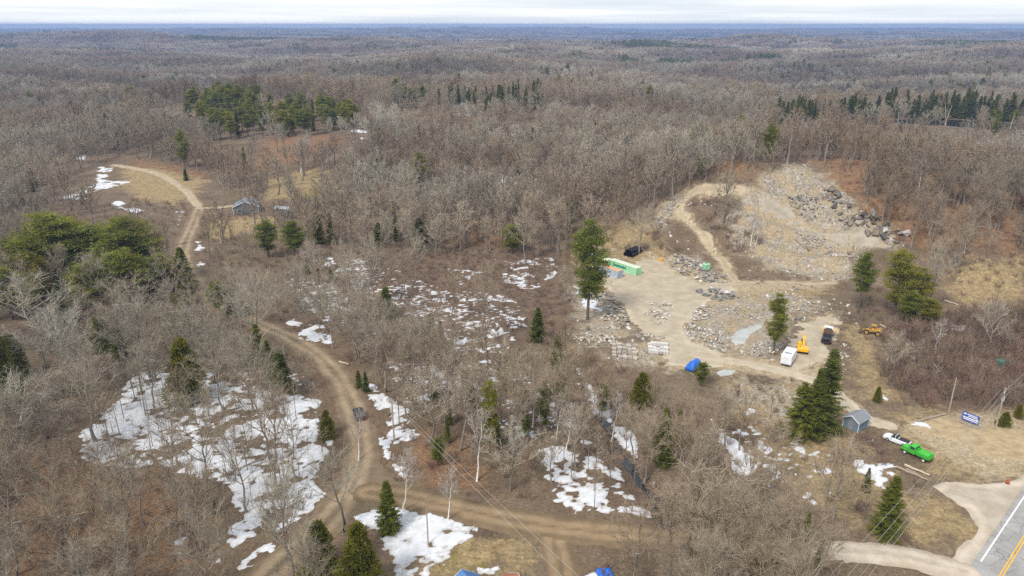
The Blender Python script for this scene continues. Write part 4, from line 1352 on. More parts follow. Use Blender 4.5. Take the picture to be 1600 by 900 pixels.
# singles with a label that counts outward from something one can find
sel = np.nonzero(single)[0]
lm = np.array([(a, b_) for _, a, b_ in LANDMARKS], float)
near_lm = np.argmin(np.hypot(pxn[sel][:, None] - lm[None, :, 0], pyn[sel][:, None] - lm[None, :, 1]), 1)
dist_lm = np.hypot(pxn[sel] - lm[near_lm, 0], pyn[sel] - lm[near_lm, 1])
for li in range(len(LANDMARKS)):
    idx = np.nonzero(near_lm == li)[0]
    for rank, k in enumerate(idx[np.argsort(dist_lm[idx])]):
        i = sel[k]
        t = typ[i]; s = Hn[i] / BARE_H[t]
        plant_tree('bare_tree', bare_meshes[t], f'{ordinal(rank + 1)} bare hardwood counting outward from the {LANDMARKS[li][0]}', 'tree', (Pn[i, 0], Pn[i, 1], zn[i] - 0.15), rn.uniform(0, 6.28), s * rn.uniform(0.92, 1.12), s, 'bare hardwoods around the roads')

# ------------------------------------------------------------------ scattered woods (past counting)
hidden = bpy.data.collections.new('prototypes')


def scatter(name, P, rot, scl, idx, meshes, kind='stuff'):
    """one object: points that carry copies of the given meshes"""
    col = bpy.data.collections.new(name + '_kinds')
    for i, me in enumerate(meshes):
        o = bpy.data.objects.new('%s_kind_%02d' % (name, i), me); col.objects.link(o)
    me = bpy.data.meshes.new(name)
    me.vertices.add(len(P)); me.vertices.foreach_set('co', np.asarray(P, np.float32).ravel())
    a = me.attributes.new('rot', 'FLOAT', 'POINT'); a.data.foreach_set('value', np.asarray(rot, np.float32))
    a = me.attributes.new('pick', 'INT', 'POINT'); a.data.foreach_set('value', np.asarray(idx, np.int32))
    a = me.attributes.new('size', 'FLOAT_VECTOR', 'POINT'); a.data.foreach_set('vector', np.asarray(scl, np.float32).ravel())
    o = link(name, me)
    ng = bpy.data.node_groups.new(name + '_nodes', 'GeometryNodeTree')
    ng.interface.new_socket('Geometry', in_out='INPUT', socket_type='NodeSocketGeometry')
    ng.interface.new_socket('Geometry', in_out='OUTPUT', socket_type='NodeSocketGeometry')
    n, l = ng.nodes, ng.links
    gi = n.new('NodeGroupInput'); go = n.new('NodeGroupOutput')
    ci = n.new('GeometryNodeCollectionInfo'); ci.inputs['Collection'].default_value = col
    ci.inputs['Separate Children'].default_value = True; ci.inputs['Reset Children'].default_value = True
    ip = n.new('GeometryNodeInstanceOnPoints'); ip.inputs['Pick Instance'].default_value = True

    def named(nm, dt):
        q = n.new('GeometryNodeInputNamedAttribute'); q.data_type = dt; q.inputs['Name'].default_value = nm
        return [s for s in q.outputs if s.enabled and s.name == 'Attribute'][0]
    cx = n.new('ShaderNodeCombineXYZ'); l.new(named('rot', 'FLOAT'), cx.inputs['Z'])
    er = n.new('FunctionNodeEulerToRotation'); l.new(cx.outputs[0], er.inputs[0])
    l.new(gi.outputs[0], ip.inputs['Points']); l.new(ci.outputs[0], ip.inputs['Instance'])
    l.new(named('pick', 'INT'), ip.inputs['Instance Index']); l.new(er.outputs[0], ip.inputs['Rotation']); l.new(named('size', 'FLOAT_VECTOR'), ip.inputs['Scale'])
    l.new(ip.outputs[0], go.inputs[0])
    md = o.modifiers.new('scatter', 'NODES'); md.node_group = ng
    return tag(o, kind=kind)


def xyz(P, dz=-0.15):
    return np.column_stack([P, terrain(P[:, 0], P[:, 1]) + dz])


def sizes(s, w=0.1, seed=1):
    r = np.random.default_rng(seed)
    k = s * r.uniform(1 - w, 1 + w, len(s))
    return np.column_stack([k, k, s])


near_joined = [joined('bare', t, m_bark, m_twig) for t in BARE]
rest = np.nonzero(~single)[0]
# middle distance: coarser twigs, more of them to the pixel
MID = [bare_tree(150 + i, h, rr, cb, 12, 0.5, 2.5) for i, (h, rr, cb) in enumerate([(16, 4.6, 0.40), (18, 4.0, 0.46), (15, 5.0, 0.36), (18, 3.2, 0.52), (13, 4.2, 0.32)])]
mid_joined = [joined('bare_mid', t, m_bark, m_twig) for t in MID]
midbirch = joined('birch_mid', bare_tree(160, 14, 2.4, 0.42, 8, 0.5, 1.6), m_birch, m_birchtwig)
Pm = grid_points(250, 720, 6.0, 311)
rm = np.random.default_rng(312)
tm = rm.integers(0, len(MID), len(Pm)); tm[rm.uniform(size=len(Pm)) < 0.035] = len(MID)
Hm = np.array([16, 18, 15, 18, 13, 14])[tm] * rm.uniform(0.58, 1.18, len(Pm))
okm, *_ = allowed(Pm, Hm, 313, 0.95)
Pm, tm, Hm = Pm[okm], tm[okm], Hm[okm]
Pf = grid_points(720, 1700, 9.0, 321)
rf = np.random.default_rng(322)
tf_ = rf.integers(0, len(MID), len(Pf)); Hf = np.array([16, 18, 15, 18, 13])[tf_] * rf.uniform(0.8, 1.1, len(Pf)) * 1.1
okf, *_ = allowed(Pf, Hf, 323, 0.93)
Pf, tf_, Hf = Pf[okf], tf_[okf], Hf[okf]
HM = np.array([16, 18, 15, 18, 13, 14])
k1 = scatter('hardwood_forest', np.concatenate([xyz(Pn[rest]), xyz(Pm), xyz(Pf)]), rm.uniform(0, 6.28, len(rest) + len(Pm) + len(Pf)),
             np.concatenate([sizes(Hn[rest] / np.array(BARE_H)[typ[rest]]), sizes(Hm / HM[tm]), sizes(Hf / HM[tf_]) * np.array([1.35, 1.35, 1.0])]),
             np.concatenate([typ[rest], tm + len(BARE), tf_ + len(BARE)]), near_joined + mid_joined + [midbirch])
tag(k1, 'dense grey-brown leafless hardwood forest covering the hills', None)

# far country: patches of crowns that grow with distance
rc = np.random.default_rng(331)


def patch(seed, conifer=False, n=15, S_=34.0):
    r = np.random.default_rng(seed); K = Q()
    for i in range(n):
        c = np.array([r.uniform(-S_ / 2, S_ / 2), r.uniform(-S_ / 2, S_ / 2), 0])
        H = r.uniform(12, 16); R = r.uniform(3.6, 5.2)
        if conifer:
            R *= 0.55; H *= 1.1
            m = 110; f = r.uniform(0.1, 1, m); az = r.uniform(0, 2 * np.pi, m); rr = R * (1 - f) + 0.2
            p = c + np.column_stack([np.cos(az) * rr, np.sin(az) * rr, f * H])
            K.ribbons(p, p + np.column_stack([np.cos(az), np.sin(az), np.full(m, -0.4)]) * 1.1, 1.0, 0.5, r)
        else:
            m = 120; d = unit(r.normal(size=(m, 3))); d[:, 2] = np.abs(d[:, 2]) * 0.9 + 0.05
            p = c + np.array([0, 0, H * 0.45]) + d * np.array([R, R, H * 0.5]) * r.uniform(0.6, 1.0, (m, 1))
            K.ribbons(p, p + unit(d + r.normal(0, 0.4, (m, 3))) * 1.7, 0.42, 0.24, r)
    return K.arrays()


pm_ = []
for s in range(4):
    v, f = patch(400 + s); pm_.append(mesh_of('far_patch', v, f, m_twig))
v, f = patch(410, True); pm_.append(mesh_of('far_conifers', v, f, m_spruce))
v, f = patch(411, True, 7); pm_.append(mesh_of('far_conifers', v, f, m_spruce))
pts, scl, pick = [], [], []
y = 1640.0
while y < 13000:
    sp = y * 0.0185
    xs = np.arange(-0.80 * y - 100, 0.80 * y + 100, sp)
    x = xs + rc.uniform(-0.4, 0.4, len(xs)) * sp; yy = y + rc.uniform(-0.4, 0.4, len(xs)) * sp
    for a, b_ in zip(x, yy):
        k = sp / 34.0 * 1.12
        pts.append((a, b_)); scl.append((k, k, min(k, 1.35)))
        pick.append(rc.integers(0, 4))
    y += sp
pts = np.array(pts); pick = np.array(pick)
cn = fbm(pts[:, 0] / 520.0, pts[:, 1] / 340.0, 91, 4)
pick[(cn > 0.63) & (rc.uniform(size=len(pts)) < 0.75)] = 4
pick[rc.uniform(size=len(pts)) < 0.05] = 5
tag(scatter('distant_forest', xyz(pts, -0.5), rc.uniform(0, 6.28, len(pts)), np.array(scl), pick, pm_), 'hazy blue-grey forest running to the horizon')

# conifers too far or too many to pick out
Pc = grid_points(120, 1700, 14.0, 341)
n1 = fbm(Pc[:, 0] / 150.0, Pc[:, 1] / 120.0, 95, 4)
rr_ = np.random.default_rng(342)
pxc, pyc, _ = project(Pc[:, 0], Pc[:, 1], terrain(Pc[:, 0], Pc[:, 1]))
east = in_poly(pxc, pyc, [(1210, 95), (1650, 85), (1650, 190), (1380, 182), (1210, 190)]) | in_poly(pxc, pyc, [(370, 75), (560, 75), (560, 118), (370, 118)]) | in_poly(pxc, pyc, [(180, 120), (300, 120), (300, 165), (180, 165)]) | in_poly(pxc, pyc, [(840, 125), (945, 120), (945, 155), (840, 160)])
kc = (rr_.uniform(size=len(Pc)) < np.where(east, 0.60, np.where(pyc > 260, 0.040, 0.032))) | ((n1 > 0.66) & (rr_.uniform(size=len(Pc)) < 0.35) & (pyc < 170))
kc &= look(DENSITY, pxc, pyc) > 0.5
for line_, hw_ in LINES:
    kc &= seg_dist(Pc[:, 0], Pc[:, 1], line_) > hw_ + 1
kc &= look(SEE, *project(Pc[:, 0], Pc[:, 1], terrain(Pc[:, 0], Pc[:, 1]) + 7)[:2]) < 0.45
Pc = Pc[kc]
Hc = rr_.uniform(0.75, 1.2, len(Pc)) * np.where(Pc[:, 1] < 330, rr_.uniform(0.35, 0.75, len(Pc)), 1.0)
tag(scatter('far_evergreens', xyz(Pc), rr_.uniform(0, 6.28, len(Pc)), sizes(Hc), rr_.integers(0, 4, len(Pc)),
            [joined('sp', SPRUCE[0], m_cbark, m_spruce), joined('sp', SPRUCE[1], m_cbark, m_spruce), joined('sp', NSPRUCE[0], m_cbark, m_spruce), joined('pn', PINE[0], m_cbark, m_pine)]), 'scattered dark evergreens among the far hardwoods')

# undergrowth and saplings
BR = [mesh_of('brush', *brush(500 + i, *hr), m_brush) for i, hr in enumerate([(2.2, 1.2), (2.8, 1.5), (1.6, 1.3)])]
SA = [joined('sapling', sapling(510 + i, h), m_bark, m_twig) for i, h in enumerate((7.5, 6.0, 9.0))]
Pb = grid_points(72, 330, 2.9, 351)
rb = np.random.default_rng(352)
pxb, pyb, _ = project(Pb[:, 0], Pb[:, 1], terrain(Pb[:, 0], Pb[:, 1]))
swamp = in_poly(pxb, pyb, [(480, 395), (700, 398), (905, 398), (893, 545), (790, 548), (640, 482), (520, 442)])
redb = in_poly(pxb, pyb, [(1375, 520), (1480, 490), (1650, 480), (1650, 640), (1440, 640), (1385, 590)])
snowf = in_poly(pxb, pyb, S1_PX) | in_poly(pxb, pyb, [(835, 690), (960, 720), (1035, 818), (840, 790)]) | in_poly(pxb, pyb, [(555, 785), (640, 785), (740, 815), (840, 840), (830, 910), (590, 910)])
quarry = in_poly(pxb, pyb, QUARRY_PX) | in_poly(pxb, pyb, ENTRY_PX)
banks = in_poly(pxb, pyb, [(1060, 330), (1110, 310), (1170, 330), (1190, 395), (1130, 400), (1090, 360)]) | in_poly(pxb, pyb, [(960, 400), (1040, 350), (1060, 395), (1000, 400)])
nb_ = fbm(Pb[:, 0] / 14.0, Pb[:, 1] / 14.0, 61, 3)
dens = np.where(swamp, 0.75, np.where(redb, 0.95, 0.42 * (nb_ > 0.42) + 0.12))
dens = np.where(snowf, 0.05, dens); dens = np.where(quarry, 0.012, dens); dens = np.where(banks, 0.6, dens)
kb = rb.uniform(size=len(Pb)) < dens
for line, hw in LINES:
    kb &= seg_dist(Pb[:, 0], Pb[:, 1], line) > hw * 0.85
kb &= poly_sd(Pb[:, 0], Pb[:, 1], YARD) < -1
kb &= ((Pb[:, 0] - wl1[0]) * HNRM[0] + (Pb[:, 1] - wl1[1]) * HNRM[1]) < -6
sb = rb.uniform(0.5, 1.15, len(Pb)) * np.where(redb, 2.0, np.where(banks, 1.3, np.where(swamp, 0.9, 0.85)))
Pb2 = Pb[kb]
tag(scatter('undergrowth', xyz(Pb2, -0.05), rb.uniform(0, 6.28, len(Pb2)), sizes(sb[kb]), rb.integers(0, 3, len(Pb2)), BR), 'low reddish leafless brush between the trees and in the swamp')
Ps = grid_points(72, 330, 4.6, 361)
rs_ = np.random.default_rng(362)
oks, *_ = allowed(Ps, np.full(len(Ps), 6.5), 363, 0.62, 0.8, (0.5, 1.0))
Px_ = grid_points(72, 175, 3.4, 365)
pxs, pys, _ = project(Px_[:, 0], Px_[:, 1], terrain(Px_[:, 0], Px_[:, 1]))
ks = (in_poly(pxs, pys, S1_PX) | in_poly(pxs, pys, [(835, 690), (960, 720), (1035, 818), (840, 790)]) | in_poly(pxs, pys, [(545, 565), (650, 640), (650, 700), (600, 690)])) & (rs_.uniform(size=len(Px_)) < 0.42) & (seg_dist(Px_[:, 0], Px_[:, 1], ROAD_A) > 6)
Ps = np.concatenate([Ps[oks], Px_[ks]])
slim = np.r_[np.ones(oks.sum()), np.full(ks.sum(), 1.35)]
tag(scatter('young_saplings', xyz(Ps), rs_.uniform(0, 6.28, len(Ps)), sizes(rs_.uniform(0.6, 1.2, len(Ps)) * slim), rs_.integers(0, 3, len(Ps)), SA), 'thin leafless saplings crowding between the hardwoods')

# ------------------------------------------------------------------ melting snow
m_snow = mat('old_snow', (0.64, 0.655, 0.685), (0.50, 0.51, 0.53), 0.7, 0.75, 0.5, lo=0.3, hi=0.62)
sn_, sl_ = m_snow.node_tree.nodes, m_snow.node_tree.links
s_b = sn_['Principled BSDF']
s_prev = s_b.inputs['Base Color'].links[0].from_socket
s_n = sn_.new('ShaderNodeTexNoise'); s_n.inputs['Scale'].default_value = 2.6; s_n.inputs['Detail'].default_value = 9; s_n.inputs['Roughness'].default_value = 0.8
sl_.new([n for n in sn_ if n.type == 'TEX_COORD'][0].outputs['Object'], s_n.inputs['Vector'])
s_r = sn_.new('ShaderNodeValToRGB'); s_r.color_ramp.elements[0].position = 0.60; s_r.color_ramp.elements[1].position = 0.70
sl_.new(s_n.outputs['Fac'], s_r.inputs['Fac'])
s_a = sn_.new('ShaderNodeAttribute'); s_a.attribute_name = 'thin'
s_mx0 = sn_.new('ShaderNodeMath'); s_mx0.operation = 'MAXIMUM'
sl_.new(s_r.outputs['Color'], s_mx0.inputs[0]); sl_.new(s_a.outputs['Fac'], s_mx0.inputs[1])
s_mx = sn_.new('ShaderNodeMixRGB'); s_mx.inputs['Color2'].default_value = (0.23, 0.185, 0.14, 1)
s_half = sn_.new('ShaderNodeMath'); s_half.operation = 'MULTIPLY'; s_half.inputs[1].default_value = 0.62
sl_.new(s_mx0.outputs[0], s_half.inputs[0]); sl_.new(s_half.outputs[0], s_mx.inputs['Fac'])
sl_.new(s_prev, s_mx.inputs['Color1']); sl_.new(s_mx.outputs['Color'], s_b.inputs['Base Color'])
SNOW = [  # outline in the photo, coverage
    (S1_PX, 0.74), ([(505, 590), (530, 650), (522, 712), (495, 690), (500, 640)], 0.75),
    ([(345, 905), (385, 862), (430, 815), (495, 765), (520, 770), (480, 803), (403, 872), (375, 915)], 0.85),
    ([(545, 568), (600, 610), (648, 645), (645, 690), (600, 700), (578, 690), (600, 672), (572, 625)], 0.62),
    ([(580, 684), (602, 678), (615, 712), (645, 752), (628, 750), (600, 725)], 0.85), ([(448, 500), (522, 508), (522, 545), (468, 530)], 0.68),
    ([(530, 410), (620, 425), (700, 450), (800, 462), (830, 500), (795, 560), (700, 540), (630, 490), (550, 455)], 0.40),
    ([(470, 398), (560, 400), (640, 425), (520, 430)], 0.42), ([(780, 405), (870, 400), (880, 430), (820, 460), (780, 440)], 0.42), ([(690, 410), (760, 425), (730, 450), (680, 440)], 0.4),
    ([(838, 695), (880, 690), (960, 725), (1000, 780), (1032, 818), (960, 812), (870, 795), (836, 778)], 0.88),
    ([(892, 566), (910, 575), (940, 612), (985, 678), (1022, 742), (1022, 756), (1000, 742), (955, 680), (915, 622)], 0.85),
    ([(1095, 648), (1132, 658), (1168, 702), (1178, 730), (1168, 762), (1152, 735), (1118, 690)], 0.85), ([(1143, 618), (1185, 640), (1165, 652)], 0.75),
    ([(545, 800), (620, 790), (690, 798), (740, 825), (712, 862), (660, 905), (590, 905), (600, 850)], 0.93), ([(918, 852), (940, 858), (935, 910), (908, 910)], 0.95), ([(960, 850), (1030, 858), (1020, 900), (985, 880)], 0.5),
    ([(735, 882), (800, 878), (795, 895), (750, 905)], 0.85),
    ([(150, 253), (178, 262), (166, 282), (212, 284), (150, 300), (130, 312), (82, 312), (120, 298), (148, 285)], 0.80), ([(160, 318), (190, 310), (238, 334), (200, 334)], 0.72), ([(115, 243), (138, 243), (135, 250), (118, 250)], 0.8), ([(272, 330), (296, 330), (285, 355), (272, 352)], 0.7),
    ([(306, 378), (316, 378), (314, 400), (306, 400)], 0.8), ([(300, 405), (322, 405), (322, 432), (302, 432)], 0.6),
    ([(1262, 690), (1302, 700), (1285, 722)], 0.7), ([(1318, 708), (1345, 715), (1402, 740), (1402, 772), (1360, 765), (1335, 735)], 0.62), ([(1358, 680), (1372, 680), (1370, 700), (1358, 700)], 0.9), ([(1398, 806), (1438, 832), (1388, 836)], 0.9), ([(1285, 834), (1352, 824), (1350, 838), (1300, 840)], 0.75), ([(1412, 778), (1432, 785), (1425, 790)], 0.8),
    ([(735, 264), (800, 272), (860, 300), (850, 306), (800, 290), (740, 275)], 0.60), ([(830, 270), (885, 300), (875, 308), (835, 290)], 0.48), ([(545, 200), (590, 205), (600, 225), (550, 222)], 0.55), ([(640, 205), (680, 205), (670, 215), (645, 215)], 0.5),
    ([(900, 448), (940, 455), (962, 472), (950, 490), (905, 478)], 0.66), ([(800, 495), (830, 505), (828, 515), (800, 510)], 0.75), ([(1482, 505), (1512, 508), (1495, 522), (1478, 520)], 0.68), ([(1498, 570), (1545, 585), (1540, 592), (1505, 580)], 0.72), ([(1430, 656), (1462, 668), (1450, 672), (1425, 664)], 0.85), ([(1376, 615), (1388, 622), (1384, 628)], 0.9),
    ([(108, 806), (130, 806), (128, 818), (110, 818)], 0.85), ([(125, 775), (148, 780), (145, 786), (126, 782)], 0.8), ([(235, 820), (275, 805), (270, 835), (240, 836)], 0.75), ([(255, 845), (300, 830), (310, 850), (285, 880), (262, 870)], 0.62), ([(150, 805), (168, 800), (160, 812)], 0.8),
    ([(1240, 194), (1300, 196), (1298, 203), (1240, 200)], 0.85), ([(145, 110), (250, 105), (250, 122), (150, 120)], 0.45), ([(280, 104), (308, 102), (300, 116), (280, 116)], 0.7),
    ([(860, 610), (900, 660), (960, 720), (900, 700), (850, 640)], 0.48), ([(690, 640), (720, 645), (715, 660), (690, 655)], 0.6), ([(330, 640), (420, 610), (470, 620), (420, 660)], 0.5),
    ([(560, 560), (760, 560), (900, 620), (960, 700), (800, 690), (640, 640)], 0.24), ([(200, 560), (420, 560), (500, 600), (330, 640), (200, 620)], 0.30), ([(430, 430), (520, 440), (610, 530), (500, 505)], 0.33), ([(1100, 640), (1300, 690), (1340, 800), (1200, 790)], 0.20), ([(1360, 728), (1385, 722), (1395, 752), (1372, 760)], 0.8), ([(640, 560), (760, 600), (740, 640), (640, 610)], 0.42), ([(700, 530), (790, 545), (780, 570), (700, 555)], 0.48),
]
FINE = {6, 7, 8, 9, 51, 52, 53, 54}
wells = np.concatenate([Pn, con_xy])
snow_v, snow_f, snow_n, snow_t = [], [], 0, []
for si, (poly, cov) in enumerate(SNOW):
    w = W(poly)
    bx = bbox(w, pad=1.5)
    big = max(bx[1] - bx[0], bx[3] - bx[2])
    res = 0.45 if bx[2] < 200 else (0.8 if bx[2] < 420 else 3.0)
    xs = np.arange(bx[0], bx[1], res); ys = np.arange(bx[2], bx[3], res)
    X, Y = np.meshgrid(xs, ys)
    sd = poly_sd(X, Y, w) + rough_edge(X, Y, 2.2 if big > 9 else 0.8, 6.0, 64)
    q = max(1.0, res / 0.6)
    n_ = 0.62 * fbm(X / (4.6 * q) + si, Y / (4.6 * q), 71, 4) + 0.38 * fbm(X / (1.4 * q), Y / (1.4 * q) + si, 72, 3)
    if si in FINE: n_ = 0.4 * fbm(X / 3.0, Y / 3.0, 73, 3) + 0.6 * fbm(X / 1.0, Y / 0.8, 74, 3)
    else: n_ = 0.78 * n_ + 0.22 * fbm(X / (0.8 * q), Y / (0.6 * q) + si, 75, 2)
    n_ = (n_ - 0.5) * 1.9 + 0.5
    val = (cov * 0.55 + 0.185 - n_) * 2.0 - np.clip(1 - sd / (1.6 * q), 0, 2.0) * 0.8
    for c in wells[(wells[:, 0] > bx[0] - 2) & (wells[:, 0] < bx[1] + 2) & (wells[:, 1] > bx[2] - 2) & (wells[:, 1] < bx[3] + 2)]:
        val -= 1.3 * np.exp(-((X - c[0]) ** 2 + (Y - c[1]) ** 2) / 0.8)
    z = np.clip(val * 0.35, -0.2, 0.13 + 0.02 * si % 0.03)
    keep = z > -0.15
    i, j = np.nonzero(keep[:-1, :-1] | keep[1:, :-1] | keep[:-1, 1:] | keep[1:, 1:])
    if not len(i): continue
    c = X.shape[1]; a = i * c + j
    F = np.stack([a, a + 1, a + c + 1, a + c], -1)
    used, inv = np.unique(F, return_inverse=True)
    xx, yy, zz = X.ravel()[used], Y.ravel()[used], z.ravel()[used]
    lift = 0.02 * (si % 5) * 0.2
    snow_t.append(np.clip(1 - zz / 0.07, 0, 1))          # litter shows through the thin rim
    snow_v.append(np.stack([xx, yy, terrain(xx, yy) + zz + lift], -1)); snow_f.append(inv.reshape(F.shape) + snow_n); snow_n += len(used)
snow_me = mesh_of('melting_snow', np.concatenate(snow_v), np.concatenate(snow_f), m_snow, smooth=True)
attr(snow_me, 'thin', np.concatenate(snow_t))
tag(link('melting_snow', snow_me), 'patchy melting white snow lying in the woods and ditches', kind='stuff')

# ------------------------------------------------------------------ things
def at_z(px, py, z):
    d = ray_dir(px, py); t = (z - CAMZ) / d[2]
    return np.array([d[0] * t, d[1] * t, z])


def paint(name, c, rough=0.45, spec=0.4, metal=0.0):
    return mat('paint_' + name, c, tuple(v * 0.82 for v in c), 1.6, rough, spec=spec, metal=metal)


m_black = paint('black', (0.018, 0.019, 0.023), 0.42, 0.3)
m_glass = mat('dark_glass', (0.045, 0.06, 0.08), (0.03, 0.04, 0.055), 1.0, 0.12, spec=0.6)
m_tyre = mat('tyre_rubber', (0.03, 0.03, 0.03), (0.02, 0.02, 0.02), 6, 0.9)
m_rim = mat('rim_steel', (0.55, 0.55, 0.55), (0.4, 0.4, 0.4), 4, 0.4, metal=0.6)
m_rimwhite = mat('rim_white', (0.70, 0.70, 0.68), (0.5, 0.5, 0.48), 4, 0.6)
m_red = paint('lamp_red', (0.35, 0.02, 0.02))
m_lamp = paint('lamp_clear', (0.7, 0.7, 0.68), 0.2)
m_cat = mat('machine_yellow', (0.80, 0.42, 0.02), (0.62, 0.32, 0.02), 1.5, 0.5)
m_darkmetal = mat('dark_steel', (0.06, 0.055, 0.05), (0.035, 0.03, 0.03), 2, 0.6, metal=0.4)
m_rust = mat('rusty_steel', (0.16, 0.10, 0.065), (0.09, 0.06, 0.045), 2, 0.8)
m_cabwhite = paint('cab_white', (0.74, 0.77, 0.80))
m_orange = paint('plough_orange', (0.78, 0.42, 0.07))
m_lime = paint('lime_green', (0.055, 0.44, 0.040), 0.5)
m_limedark = paint('lime_dark', (0.035, 0.36, 0.025), 0.4)  # darker green for the ribs of the dump box
m_mint = mat('container_mint', (0.34, 0.62, 0.38), (0.27, 0.52, 0.31), 0.8, 0.55)
m_mintmark = mat('container_mark', (0.045, 0.24, 0.15), (0.03, 0.18, 0.11), 1.5, 0.6)
m_mintroof = mat('container_roof', (0.62, 0.66, 0.52), (0.46, 0.50, 0.38), 0.8, 0.7)
m_wood = mat('weathered_wood', (0.36, 0.30, 0.23), (0.22, 0.18, 0.135), 2.0, 0.9, 0.2, stretch=(1, 6, 6))
m_palewood = mat('sawn_lumber', (0.55, 0.46, 0.34), (0.40, 0.33, 0.24), 2.0, 0.9)
m_pole = mat('pole_wood', (0.40, 0.35, 0.29), (0.27, 0.23, 0.19), 3.0, 0.9, stretch=(4, 4, 0.6))
m_paletrim = paint('trim_white', (0.74, 0.75, 0.74), 0.6)
m_tarp = mat('blue_tarp', (0.028, 0.16, 0.62), (0.02, 0.105, 0.44), 1.2, 0.45, 0.3)
m_pipe = mat('black_pipe', (0.016, 0.018, 0.024), (0.010, 0.011, 0.015), 1.5, 0.35)


def wheel(parent, x, y, r, w, rim=None):
    rim = rim or m_rim
    o = MB().tube([(0, -w / 2, 0), (0, -w * 0.3, 0), (0, w * 0.3, 0), (0, w / 2, 0)], [r * 0.88, r, r, r * 0.88], 14).build('wheel', m_tyre, parent, (x, y, r))
    MB().tube([(0, -w / 2 - 0.02, 0), (0, w / 2 + 0.02, 0)], r * 0.58, 12).build('rim', rim, o)
    return o


def loft(mb, sections):
    """closed body from cross-sections: (x, [(y, z) ...])"""
    n = len(sections[0][1]); v = []; f = []
    for x, ring in sections: v += [(x, y, z) for y, z in ring]
    for i in range(len(sections) - 1):
        for j in range(n):
            f.append((i * n + j, i * n + (j + 1) % n, (i + 1) * n + (j + 1) % n, (i + 1) * n + j))
    f += [tuple(range(n - 1, -1, -1)), tuple(range((len(sections) - 1) * n, len(sections) * n))]
    mb.add(v, f); return mb


def ring(w, z0, z1, ch=0.12):
    return [(-w, z0), (w, z0), (w, z1 - ch), (w - ch, z1), (-w + ch, z1), (-w, z1 - ch)]


def passenger_car(name, label, cat, loc, rz, body, L=4.7, Wd=1.86, suv=True, pickup=False):
    t = thing(name, label, cat, loc, rz)
    h = Wd / 2; x0, x1 = -L / 2, L / 2
    m = MB()
    loft(m, [(x0, ring(h * 0.9, 0.45, 0.88)), (x0 + 0.15, ring(h, 0.32, 1.02)), (x1 - 1.4, ring(h, 0.30, 1.04)), (x1 - 0.35, ring(h * 0.97, 0.32, 0.92)), (x1, ring(h * 0.86, 0.45, 0.74))])
    m.build('body', body, t)
    zt = 1.72 if suv else 1.45
    rb = -L * 0.05 if pickup else x0 + 0.10
    g = MB()
    loft(g, [(rb, ring(h * 0.92, 1.0, 1.06, 0.02)), (rb + 0.32, ring(h * 0.78, 1.0, zt - 0.04, 0.08)), (x1 - 2.25, ring(h * 0.78, 1.0, zt - 0.04, 0.08)), (x1 - 1.35, ring(h * 0.90, 1.0, 1.05, 0.02))])
    g.build('window', m_glass, t)
    MB().box(rb + 0.34, x1 - 2.2, -h * 0.74, h * 0.74, zt - 0.06, zt, 0.025).build('roof', body, t)
    for s in (-1, 1):
        MB().box(x1 - 2.3, x1 - 2.2, s * h * 0.80 - 0.03, s * h * 0.80 + 0.03, 1.0, zt - 0.06).build('pillar', body, t)
        MB().box(x1 - 0.22, x1 - 0.04, s * h * 0.70 - 0.16, s * h * 0.70 + 0.16, 0.62, 0.76).build('headlight', m_lamp, t)
        MB().box(x0 - 0.03, x0 + 0.08, s * h * 0.76 - 0.10, s * h * 0.76 + 0.10, 0.62, 0.98).build('tail_light', m_red, t)
        MB().box(x1 - 1.65, x1 - 1.5, s * (h + 0.02), s * (h + 0.20), 1.0, 1.14).build('mirror', body, t)
        for x in (x0 + 0.95, x1 - 0.95):
            wheel(t, x, s * (h - 0.10), 0.36, 0.24)
    MB().box(x0 - 0.06, x0 + 0.04, -h * 0.9, h * 0.9, 0.38, 0.60, 0.03).build('bumper', m_darkmetal, t)
    if pickup:
        MB().box(x0 + 0.15, rb - 0.1, -h * 0.85, h * 0.85, 1.03, 1.045).build('bed_floor', m_darkmetal, t)
    return t


def turn(pa, pb):
    return heading(pa, pb)


passenger_car('parked_car', 'black car driving on the brown gravel road above the junction', 'car', on(561, 651, 0.12), turn((561, 651), (548, 612)), m_black)

# yellow excavator, arm pointing away up the slope
ex = thing('excavator', 'yellow tracked excavator with raised arm beside the white box trailer', 'excavator', on(1253, 549), turn((1253, 549), (1251, 515)))
ex.scale = (0.84, 0.84, 0.78)
for s in (-1, 1):
    tr = MB().prism([(-1.9, 0.35), (-1.55, 0.0), (1.55, 0.0), (1.9, 0.35), (1.9, 0.55), (1.55, 0.85), (-1.55, 0.85), (-1.9, 0.55)], s * 1.25 - 0.32, s * 1.25 + 0.32).build('track', m_darkmetal, ex)
    for k in range(7):
        MB().box(-1.6 + k * 0.5, -1.35 + k * 0.5, s * 1.25 - 0.34, s * 1.25 + 0.34, 0.845, 0.90).build('track_shoe', m_rust, tr)
MB().box(-0.9, 0.9, -0.9, 0.9, 0.5, 1.0, 0.05).build('turntable', m_darkmetal, ex)
MB().box(-2.6, 1.1, -1.5, 1.5, 1.0, 1.35, 0.05).build('deck', m_cat, ex)
MB().prism([(-2.75, 1.1), (-2.3, 1.05), (-0.4, 1.35), (-0.4, 2.25), (-2.4, 2.25), (-2.75, 1.9)], -1.5, 1.5).build('engine_cover', m_cat, ex)
MB().box(-2.2, -0.7, -1.1, 1.1, 2.25, 2.31).build('hood_panel', m_orange, ex)
MB().box(-2.0, -1.8, 0.7, 0.9, 2.3, 2.75).build('exhaust', m_darkmetal, ex)
cb_ = MB().prism([(-0.35, 1.35), (1.25, 1.35), (1.35, 2.1), (0.95, 2.95), (-0.35, 2.95)], 0.35, 1.45).build('cab', m_cat, ex)
